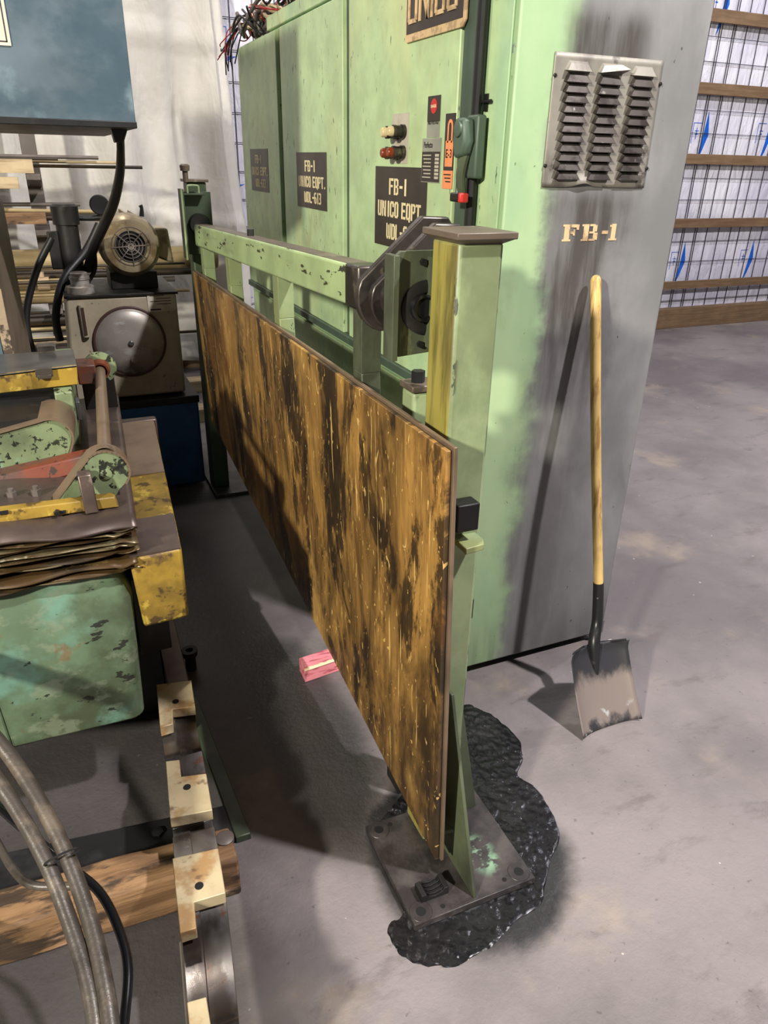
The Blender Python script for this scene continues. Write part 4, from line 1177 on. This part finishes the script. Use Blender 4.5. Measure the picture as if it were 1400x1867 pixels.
low = [(.95, .985, 5.32, .075, 'pipe_tan', 'big weathered log-like pipe on the third rack tier', 1.05),
       (.90, .905, 5.25, .022, 'pipe_dark', 'dark pipe directly under the big pipe', .95),
       (.60, .88, 5.1, .030, 'pipe_tan', 'tan pipe with a coupling on the third rack tier', .12),
       (.60, .80, 5.12, .042, 'pipe_tan', 'thick tan pipe below the coupled pipe on the rack', .08),
       (.60, .855, 5.28, .018, 'rack_steel', 'grey pipe behind the motor on the third rack tier', .75),
       (.60, .82, 5.34, .014, 'pipe_dark', 'thin dark pipe behind the motor low on the third tier', .70),
       (.60, .66, 5.1, .03, 'pipe_dark', 'dark pipe topmost on the lowest rack tier', .60),
       (.60, .61, 5.2, .025, 'rack_steel', 'grey pipe in the middle of the lowest rack tier', .55),
       (.60, .545, 5.1, .012, 'wood_pale', 'pale rod lowest on the lowest rack tier', .35),
       (.60, .50, 5.2, .012, 'wood_pale', 'pale rod beneath the lowest rack arm', .30)]
for (_, z, y, r, m, lab, x1) in low: _p = stock('stock_pipe', m, (-1.6, y, z), (x1, y, z), r, lab, 'pipe', GR)
_p = [o for o in bpy.data.objects if 'coupling' in o.get('label', '')][0]
obj('pipe_coupling', MB().cyl((-.10, 5.1, .88), (-.03, 5.1, .88), .040, seg=20).cyl((-.07, 5.1, .92), (-.07, 5.1, .95), .018, seg=12), 'beige_box', _p)
rr = random.Random(5)
for i in range(12):
    z = (.64, .97, .58, .84, .93, .70)[i % 6] + rr.uniform(-.02, .02)
    y = 4.99 + (i % 4) * .09
    x1 = rr.uniform(.15, .85)
    tag(obj('stock_bar', MB().cyl((-1.6, y, z), (x1, y, z - rr.uniform(0, .03)), rr.uniform(.006, .011), seg=8), 'pipe_dark' if i % 3 else 'pipe_tan'), 'thin bar lying among the pipes of the lower rack tiers', 'bar', 'thin bars on the lower rack tiers')

# ================================================================== LEFT PANEL BOX
lp = thing('machine_housing', (-.4, 2.9, 0), 'brown-grey machine side housing with a scuffed front edge at the left', 'machine housing')
hn, hf = U(16, 600, 'y', 2.62), U(38, 540, 'y', 3.2)
obj('side_panel', MB().hexa([(-.75, 2.62, .80), (hn.x, 2.62, .80), (hf.x, 3.2, .80), (-.75, 3.2, .80), (-.75, 2.62, 1.45), (hn.x, 2.62, 1.45), (hf.x, 3.2, 1.45), (-.75, 3.2, 1.45)]), 'brown_panel', lp, bevel=.004)
obj('front_edge_plate', MB().box(hn.x - .028, hn.x + .001, 2.61, 2.62, .80, 1.22), 'scuffed_edge', lp, bevel=.002)
obj('front_face', MB().box(-.75, hn.x - .03, 2.612, 2.62, .80, 1.22), 'blue_cab', lp)
obj('leg', MB().box(-.7, -.3, 2.7, 3.1, 0, .80), 'black', lp)

# ================================================================== LEFT MACHINE
mc_ = thing('cutting_machine', (-.1, 2.0, 0), 'heavy green and yellow chipped machine bed with stacked bent sheets and clevis rod', 'machine')
# green body with a rounded corner
def gpoly(z, xr, yf, xl):
    pts = []
    r = .035
    for i in range(6):
        a = -math.pi / 2 + math.pi / 2 * i / 5
        pts.append((xr - r + r * math.cos(a), yf + r + r * math.sin(a), z))
    return [(xl, yf + .005, z)] + pts + [(xr, 2.5, z), (xl, 2.5, z)]
mb = MB()
rings = [gpoly(z, xr, yf, xl) for z, xr, yf, xl in ((.282, .042, 1.600, -.272), (.46, .048, 1.598, -.28), (.64, .056, 1.60, -.29), (.72, .030, 1.625, -.29))]
prev = None
for rg in rings:
    cu = [mb.bm.verts.new(p) for p in rg]
    if prev:
        for i in range(len(rg)):
            j = (i + 1) % len(rg)
            mb.bm.faces.new((prev[i], prev[j], cu[j], cu[i]))
    else: mb.bm.faces.new(cu[::-1])
    prev = cu
mb.bm.faces.new(prev)
obj('green_body', mb, 'green_machine', mc_, bevel=.006)
obj('body_wing', MB().hexa([(-.80, 1.72, .30), (-.272, 1.606, .285), (-.272, 2.4, .285), (-.80, 2.4, .30), (-.80, 1.74, .72), (-.29, 1.606, .72), (-.29, 2.4, .72), (-.80, 2.4, .72)]), 'green_machine', mc_, bevel=.006)
# yellow frame with worn top
A0 = U(235, 1022, 'y', 1.6); 
fr = obj('yellow_frame', MB().hexa([(.070, 1.60, .552), (.180, 1.60, .557), (.232, 2.62, .557), (.12, 2.62, .552), (.058, 1.60, .748), (.180, 1.60, .753), (.250, 2.62, .753), (.12, 2.62, .748)]), 'yellow', mc_, bevel=.008)
def ytop(y0, y1, m, z=.7535, par=fr):
    xr = lambda y: .178 + (y - 1.6) * .068
    return obj('worn_top', MB().hexa([(.06, y0, z - .004), (xr(y0), y0, z - .004), (xr(y1), y1, z - .004), (.06, y1, z - .004), (.06, y0, z + .001), (xr(y0), y0, z + .001), (xr(y1), y1, z + .001), (.06, y1, z + .001)]), m, par, smooth=0)
ytop(1.603, 1.80, 'steel_brown'); ytop(2.10, 2.60, 'sheet_tan')
obj('frame_end_cap', MB().box(.10, .258, 2.60, 2.64, .55, .757), 'steel_brown', fr, bevel=.006)
obj('void_shade', MB().box(.06, .150, 1.85, 2.6, .30, .552), 'black', mc_, bevel=.004)  # black box standing in for the shaded void below the yellow frame
obj('machine_foot', MB().box(-.5, .12, 1.95, 2.5, 0, .30), 'black', mc_)
# stack of bent sheets
rs = random.Random(11)
sheets = [(.838, .848, 'steel_brown', .087)]
for k, (z, m) in enumerate(((.826, 'brown_edge'), (.817, 'sheet_edge'), (.806, 'brown_edge'), (.797, 'sheet_edge'), (.787, 'sheet_edge'), (.775, 'brown_edge'), (.764, 'sheet_edge'), (.750, 'brown_edge'), (.734, 'brown_edge'), (.724, 'sheet_edge'))):
    sheets.append((z, z - .10 * (z < .80) * (.80 - z), m, .080 + .007 * math.sin(k * 2.3)))
for k, (zr, zl, m, xr) in enumerate(sheets):
    th = .003 if k else .007
    def sheet(u, v, zr=zr, zl=zl, k=k, xr=xr):
        x = -.70 + (xr + .70) * u
        y = 1.588 + (1.05 if k == 0 else .25) * v + .006 * math.sin(x * 30 + k * 2) * (1 - v) + ((k * 5) % 4) * .005
        z = zl + (zr - zl) * max(0, (x + .2) / .28)
        z += .0025 * math.sin(x * 22 + k * 1.1) + (.0045 * math.sin(x * 80 + k) if x > .03 and k else 0)
        if k == 0: z += .000; x += v * .055 * max(0, u - .5) * 2
        lip = max(0, 1 - v / .10)
        z -= .008 * lip if k in (0, 6, 8, 9) else -.002 * lip
        return V((x, y, z))
    obj('top_sheet' if k == 0 else 'bent_sheet', MB().grid(sheet, 60, 14), m, mc_, solid=th, smooth=60)
obj('sheet_filler', MB().box(-.7, .065, 1.66, 2.5, .70, .83), 'black', mc_)
# yellow keeper bar with slots
yb = obj('keeper_bar', MB().hexa([(-.60, 1.685, .850), (.057, 1.685, .846), (.057, 1.72, .846), (-.60, 1.72, .850), (-.60, 1.690, .884), (.052, 1.690, .872), (.052, 1.72, .872), (-.60, 1.72, .884)]), 'yellow', mc_, bevel=.003)
for (a, b) in ((98, 121), (-5, 16)):
    p, q = U(a, 936, 'y', 1.684), U(b, 938, 'y', 1.684)
    obj('slot', MB().box(p.x, q.x, 1.6825, 1.688, p.z - .004, p.z + .003), 'black_hole', yb)
p = U(104, 934, 'y', 1.683); obj('bolt', MB().cyl((p.x, 1.688, p.z), (p.x, 1.674, p.z), .006, seg=6), 'soot_metal', yb)
for (px, py) in ((20, 898), (65, 893)):
    p = U(px, py, 'z', .862)
    obj('hex_bolt', MB().cyl((p.x, p.y, .846), (p.x, p.y, .864), .012, seg=6).cyl((p.x, p.y, .862), (p.x, p.y, .872), .007, seg=12), 'rack_steel', mc_)
# orange lever
oa, ob = U(-20, 893, 'y', 1.95), U(168, 828, 'y', 1.98)
obj('orange_lever', MB().hexa([V((oa.x - .2, 1.93, oa.z - .038)), V((ob.x, 1.93, ob.z - .024)), V((ob.x, 2.0, ob.z - .024)), V((oa.x - .2, 2.0, oa.z - .038)), V((oa.x - .2, 1.94, oa.z + .01)), V((ob.x, 1.95, ob.z + .012)), V((ob.x, 2.0, ob.z + .012)), V((oa.x - .2, 2.0, oa.z + .01))]), 'orange_red', mc_, bevel=.004)
# clevis bracket
cy = 1.745
C_ = U(193, 862, 'y', cy); R_ = (U(236, 862, 'y', cy) - C_).length
mb = MB()
t0 = U(99, 918, 'y', cy)
pts = []
for i in range(15):
    a = math.radians(128 - 190 * i / 14)
    pts.append(V((C_.x + R_ * math.cos(a), cy, C_.z + R_ * math.sin(a))))
b1 = U(212, 906, 'y', cy); 
pts += [V((b1.x, cy, .85)), V((t0.x, cy, .85)), V((t0.x, cy, t0.z))]
cl = obj('clevis_plate', MB().prism(pts, (0, .012, 0)), 'green_spotted', mc_, bevel=.002)
mb = MB()
for i in range(len(pts[:15])):
    pass
rim = [V((t0.x - .002, cy + .02, t0.z + .002))] + [C_ + V(((R_ + .003) * math.cos(math.radians(a)), .02, (R_ + .003) * math.sin(math.radians(a)))) for a in range(128, -50, -12)]
for i in range(len(rim) - 1):
    a, b = rim[i], rim[i + 1]
    n = V((-(b - a).z, 0, (b - a).x)).normalized() * -.005
    mb.hexa([a + V((0, -.022, 0)), b + V((0, -.022, 0)), b + V((0, .03, 0)), a + V((0, .03, 0)), a + n + V((0, -.022, 0)), b + n + V((0, -.022, 0)), b + n + V((0, .03, 0)), a + n + V((0, .03, 0))])
obj('clevis_rim', mb, 'sheet_tan', cl)
obj('clevis_pin', MB().lathe((C_.x, cy, C_.z - .003), (0, -1, 0), [(0, .014), (.003, .014), (.004, .012), (.004, 0)], 24), 'green_spotted', cl)
a, b = U(143, 862, 'y', 1.72), U(173, 945, 'y', 1.68)
obj('strap', MB().hexa([(a.x, 1.672, .845), (a.x + .030, 1.672, .845), (a.x + .030, 1.684, .845), (a.x, 1.684, .845), (a.x - .004, 1.70, a.z), (a.x + .026, 1.70, a.z), (a.x + .026, 1.735, a.z), (a.x - .004, 1.735, a.z)]), 'steel_brown', mc_, bevel=.003)
# rod running back to its flange
r0 = V((C_.x + .004, 1.76, C_.z + .035))
r1 = U(182, 672, 'y', 2.5)
rd = obj('rod', MB().tube([r0, r1], .0165, seg=18, sub=1), 'sheet_tan', mc_)
obj('rod_ferrule', MB().lathe(r0, (r1 - r0), [(-.012, .028), (.02, .024), (.035, .0185), (.04, .0165)], 22), 'sheet_tan', rd)
dr = (r1 - r0).normalized()
fl = obj('flange_ring', MB().lathe(r1, dr, [(0, .028), (.0, .050), (.012, .052), (.020, .050), (.022, .028)], 36), 'green_spotted', mc_)
obj('flange_hub', MB().lathe(r1 - dr * .035, dr, [(0, .022), (.0, .028), (.03, .032), (.04, .032)], 28), 'orange_red', fl)
obj('red_bracket', MB().box(.020, .075, 2.40, 2.50, .955, 1.015), 'orange_red', mc_, bevel=.004)
obj('bracket_post', MB().box(.03, .13, 2.50, 2.56, .84, 1.0), 'soot_metal', mc_, bevel=.004)
# green roller housing with tan sheet hood
yg = 2.0
prof = []
base = [U(-60, 900, 'y', yg), U(123, 834, 'y', yg)]
ctr = U(92, 800, 'y', yg); rr_ = .052
hood = [U(-80, 812, 'y', yg)] + [ctr + V((rr_ * math.cos(math.radians(a)), 0, rr_ * math.sin(math.radians(a)))) for a in range(112, -35, -14)] + [base[1]]
obj('roller_end', MB().prism([base[0]] + hood, (0, .01, 0)), 'green_spotted', mc_, bevel=.001)
mb = MB()
prev = None
for i, p in enumerate(hood):
    q0, q1 = hood[max(i - 1, 0)], hood[min(i + 1, len(hood) - 1)]
    n = V((-(q1 - q0).z, 0, (q1 - q0).x)).normalized() * .005
    cu = [mb.bm.verts.new(q) for q in (p + V((0, -.006, 0)), p + V((.012, .17, 0)), p + n + V((.012, .17, 0)), p + n + V((0, -.006, 0)))]
    if prev:
        for k in range(4):
            mb.bm.faces.new((prev[k], prev[(k + 1) % 4], cu[(k + 1) % 4], cu[k]))
    else: mb.bm.faces.new(cu)
    prev = cu
mb.bm.faces.new(prev[::-1])
obj('hood_sheet', mb, 'sheet_tan', mc_, smooth=60)
obj('housing_side', MB().hexa([(-.05, 2.17, .84), (-.004, 2.17, .84), (.012, 2.5, .84), (-.05, 2.5, .84), (-.05, 2.17, 1.0), (-.004, 2.17, 1.0), (.015, 2.5, 1.05), (-.05, 2.5, 1.05)]), 'green_spotted', mc_, bevel=.004)
obj('bed_filler', MB().box(-.6, -.05, 2.02, 2.5, .80, .98), 'soot_metal', mc_)
# grey top box with yellow front lip
a, b, c, d = U(-60, 690, 'y', 2.2), U(140, 666, 'y', 2.2), U(143, 701, 'y', 2.2), U(-60, 724, 'y', 2.2)
yf_ = obj('yellow_lip', MB().prism([a, b, c, d], (0, .012, 0)), 'yellow', mc_, bevel=.002)
e, f = U(133, 637, 'y', 2.46), U(-60, 650, 'y', 2.46)
mb = MB().hexa([a + V((0, 0, -.006)), b + V((0, 0, -.006)), e + V((0, 0, -.006)), f + V((0, 0, -.006)), a, b, e, f])
obj('grey_top_plate', mb, 'steel_grey', mc_, bevel=.001)
p = U(80, 678, 'y', 2.195); obj('hinge_tab', MB().box(p.x - .022, p.x + .022, 2.185, 2.2, p.z - .012, p.z + .012).box(p.x - .018, p.x + .018, 2.18, 2.19, p.z - .016, p.z - .006), 'bearing_metal', mc_, bevel=.001)
p = U(84, 636, 'y', 2.44); obj('hinge_tab', MB().box(p.x - .024, p.x + .024, 2.42, 2.47, p.z - .004, p.z + .012), 'bearing_metal', mc_, bevel=.001)
obj('small_latch', MB().box(.0, .012, 2.22, 2.27, .90, .955), 'steel_grey', mc_, bevel=.002)

# ================================================================== CASTING, BEAM, HOSES
# toothed casting bar resting on the timber
def T(px, py, z=.25): return U(px, py, 'z', z)
cb = thing('toothed_casting', (.09, 1.2, .1), 'long curved steel casting with cream tooth pads resting across the rough timber', 'casting')
L = [T(285, 1248), T(292, 1327), T(302, 1400), T(310, 1492), T(316, 1562), T(328, 1702), T(334, 1780), T(342, 1867), T(352, 1960)]
Rr = [T(349, 1240), T(357, 1300), T(376, 1405), T(387, 1480), T(399, 1545), T(414, 1640), T(424, 1740), T(437, 1867), T(450, 1960)]
def interp(P, y):
    P = sorted(P, key=lambda p: p.y)
    if y <= P[0].y: return P[0].x
    for a, b in zip(P, P[1:]):
        if y <= b.y: return a.x + (b.x - a.x) * (y - a.y) / (b.y - a.y)
    return P[-1].x
ya, yb_ = min(L[0].y, Rr[0].y), L[-1].y
def sag(y):
    z = .236
    for (c, hw, d) in ((1.58, .10, .035), (1.265, .035, .055), (.93, .14, .045)):
        if abs(y - c) < hw: z = .236 - d * math.sqrt(max(0, 1 - ((y - c) / hw) ** 2)) if hw > .05 else .236 - d
    return z
mb = MB()
NN = 70
prev = None
for i in range(NN + 1):
    y = ya + (yb_ - ya) * i / NN
    xl, xr = interp(L, y) + .001, interp(Rr, y) - .001
    z = sag(y)
    xm = xl + (xr - xl) * .42
    rr2 = [mb.bm.verts.new(q) for q in ((xl, y, .125), (xr, y, .125), (xr, y, z), (xm, y, z), (xm, y, z + .006), (xl, y, z + .006))]
    if prev:
        for k in range(6):
            j = (k + 1) % 6
            mb.bm.faces.new((prev[k], prev[j], rr2[j], rr2[k]))
    else: mb.bm.faces.new(rr2[::-1])
    prev = rr2
mb.bm.faces.new(prev)
obj('casting_body', mb, 'machined', cb, smooth=30, bevel=.002)
for P in ([(285, 1248), (349, 1240), (356, 1288), (314, 1293), (315, 1320), (292, 1327)], [(302, 1388), (327, 1385), (330, 1416), (376, 1410), (387, 1477), (310, 1492)], [(314, 1565), (398, 1546), (411, 1628), (353, 1645), (358, 1692), (328, 1702)], [(341, 1827), (376, 1817), (384, 1867), (395, 1930), (352, 1940)]):
    obj('tooth_pad', MB().prism([T(*q) for q in P], (0, 0, -.03)), 'cream_metal', cb, bevel=.0015)
for (px, py) in ((320, 1279), (341, 1435), (363, 1615)):
    p = T(px, py, .2505)
    obj('bolt_hole', MB().lathe(p, (0, 0, 1), [(-.002, .0088), (.0008, .0088), (.0008, 0)], 24), 'black_hole', cb)
obj('side_lip', MB().tube([V((interp(L, y) - .004, y, .135)) for y in (1.05, .95, .85, .75)], .004, seg=6, sub=2), 'rack_steel', cb)

tm = thing('timber', (-.15, 1.22, 0), 'rough brown squared timber lying on the floor under the toothed casting', 'timber')
mb = MB()
def wood(u, v):
    pass
sec = []
for i in range(41):
    x = -.75 + (.185 + .75) * i / 40
    s_ = lambda k: noise.noise(V((x * 9, k * 3.1, 1))) * .006
    y0 = 1.238 - .055 * (x + .35) * .3
    y0 = 1.215 - (x - .17) * .05
    sec.append([V((x, y0 + s_(1), .002)), V((x, y0 + .115, .002)), V((x, y0 + .112 + s_(2), .108 + s_(5))), V((x, y0 + .05, .118 + s_(3))), V((x, y0 + .006 + s_(6), .112 + s_(4)))])
prev = None
for s5 in sec:
    cu = [mb.bm.verts.new(q) for q in s5]
    if prev:
        for k in range(5):
            j = (k + 1) % 5
            mb.bm.faces.new((prev[k], prev[j], cu[j], cu[k]))
    else: mb.bm.faces.new(cu[::-1])
    prev = cu
mb.bm.faces.new(prev)
obj('beam', mb, 'wood_raw', tm, bevel=.006)
obj('bolt', MB().lathe((.168, 1.285, .11), (0, 0, 1), [(0, .022), (.012, .022), (.016, .015), (.016, 0)], 24), 'rack_steel', tm)

# dark steel skid plate behind the timber
sk = thing('skid_plate', (-.1, 1.45, 0), 'dark flat steel plate with bolt heads on the floor behind the timber', 'steel plate')
obj('plate', MB().prism([(-.75, 1.41, 0.002), (.20, 1.365, .002), (.23, 1.475, .002), (-.75, 1.585, .002)], (0, 0, .016)), 'black', sk, bevel=.002)
for px, py in ((287, 1520), (405, 1540)):
    p = U(px, py, 'z', .02)
    obj('bolt_head', MB().lathe((min(p.x, .19), max(p.y, 1.36), .018), (0, 0, 1), [(0, .016), (.010, .016), (.013, .010), (.013, 0)], 6), 'soot_metal', sk)
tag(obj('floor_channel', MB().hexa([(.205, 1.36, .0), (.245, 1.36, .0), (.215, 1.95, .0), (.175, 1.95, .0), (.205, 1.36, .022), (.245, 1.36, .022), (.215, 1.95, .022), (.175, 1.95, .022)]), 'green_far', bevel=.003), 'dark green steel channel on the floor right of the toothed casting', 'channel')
tag(obj('steel_rail', MB().hexa([(.120, 1.80, .0), (.185, 1.80, .0), (.200, 2.30, .0), (.135, 2.30, .0), (.120, 1.80, .16), (.185, 1.80, .16), (.200, 2.30, .16), (.135, 2.30, .16)]), 'steel_brown', bevel=.003), 'dark steel rail in shadow behind the far end of the toothed casting', 'rail')
lgp = U(345, 1185, 'z', .08)
lug = MB().cyl((lgp.x, lgp.y, .0), (lgp.x, lgp.y, .06), .018, seg=16).lathe((lgp.x, lgp.y, .06), (0, 0, 1), [(0, .026), (.02, .028), (.02, .012), (.005, .011), (.005, 0)], 20)
tag(obj('casting_lug', lug, 'soot_metal', bevel=.001), 'small dark lug with a hole standing on the shadowed floor beside the rail', 'lug')

# hoses
def hp(*q): return [U(a, b, 'z', c) for a, b, c in q]
hb = 'hoses bundled at the lower left'
def hose(name, pts, r, m, label):
    mb = MB().tube(pts, r, seg=16, sub=8)
    return tag(obj(name, mb, m), label, 'hose', hb)
hose('hydraulic_hose', hp((-170, 1150, .66), (-60, 1285, .60), (30, 1395, .53), (108, 1530, .46), (160, 1665, .40), (190, 1790, .36), (205, 1900, .33), (215, 2050, .3)), .0145, 'hose_dirty', 'thick grimy hose on the right side of the tied pair, lower left')
hose('hydraulic_hose', hp((-190, 1200, .65), (-80, 1335, .59), (0, 1430, .52), (78, 1560, .45), (130, 1690, .39), (165, 1810, .35), (178, 1920, .32), (185, 2060, .3)), .0140, 'hose_dirty', 'thick grimy hose on the left side of the tied pair, lower left')
hose('hydraulic_hose', hp((-60, 1420, .40), (30, 1500, .40), (120, 1575, .39), (180, 1625, .37), (215, 1690, .35), (233, 1760, .33), (228, 1850, .31), (215, 1960, .3)), .0085, 'black_gloss', 'thin shiny black hose curving outside the tied pair')
hose('steel_pipe', hp((-70, 1440, .30), (-15, 1520, .28), (22, 1582, .27), (55, 1612, .27), (110, 1616, .27), (170, 1612, .27)), .0085, 'hose_dirty', 'bent metal pipe passing under the tied hoses, lower left')
ta = U(88, 1575, 'z', .455); tb_ = U(140, 1548, 'z', .475)
mb = MB()
ctr = (ta + tb_) / 2
dirv = (U(160, 1665, 'z', .40) - U(30, 1395, 'z', .53)).normalized()
sx = (tb_ - ta).normalized(); sz = dirv.cross(sx).normalized()
mb.tube([ctr + sx * .033 * math.cos(a) + sz * .0185 * math.sin(a) for a in [2 * math.pi * i / 24 for i in range(25)]], .0022, seg=6, sub=1)
tag(obj('cable_tie', mb, 'black'), 'black tie looped around the two thick hoses', 'cable tie')

for o in bpy.data.objects:
    if '_w' in o: del o['_w']
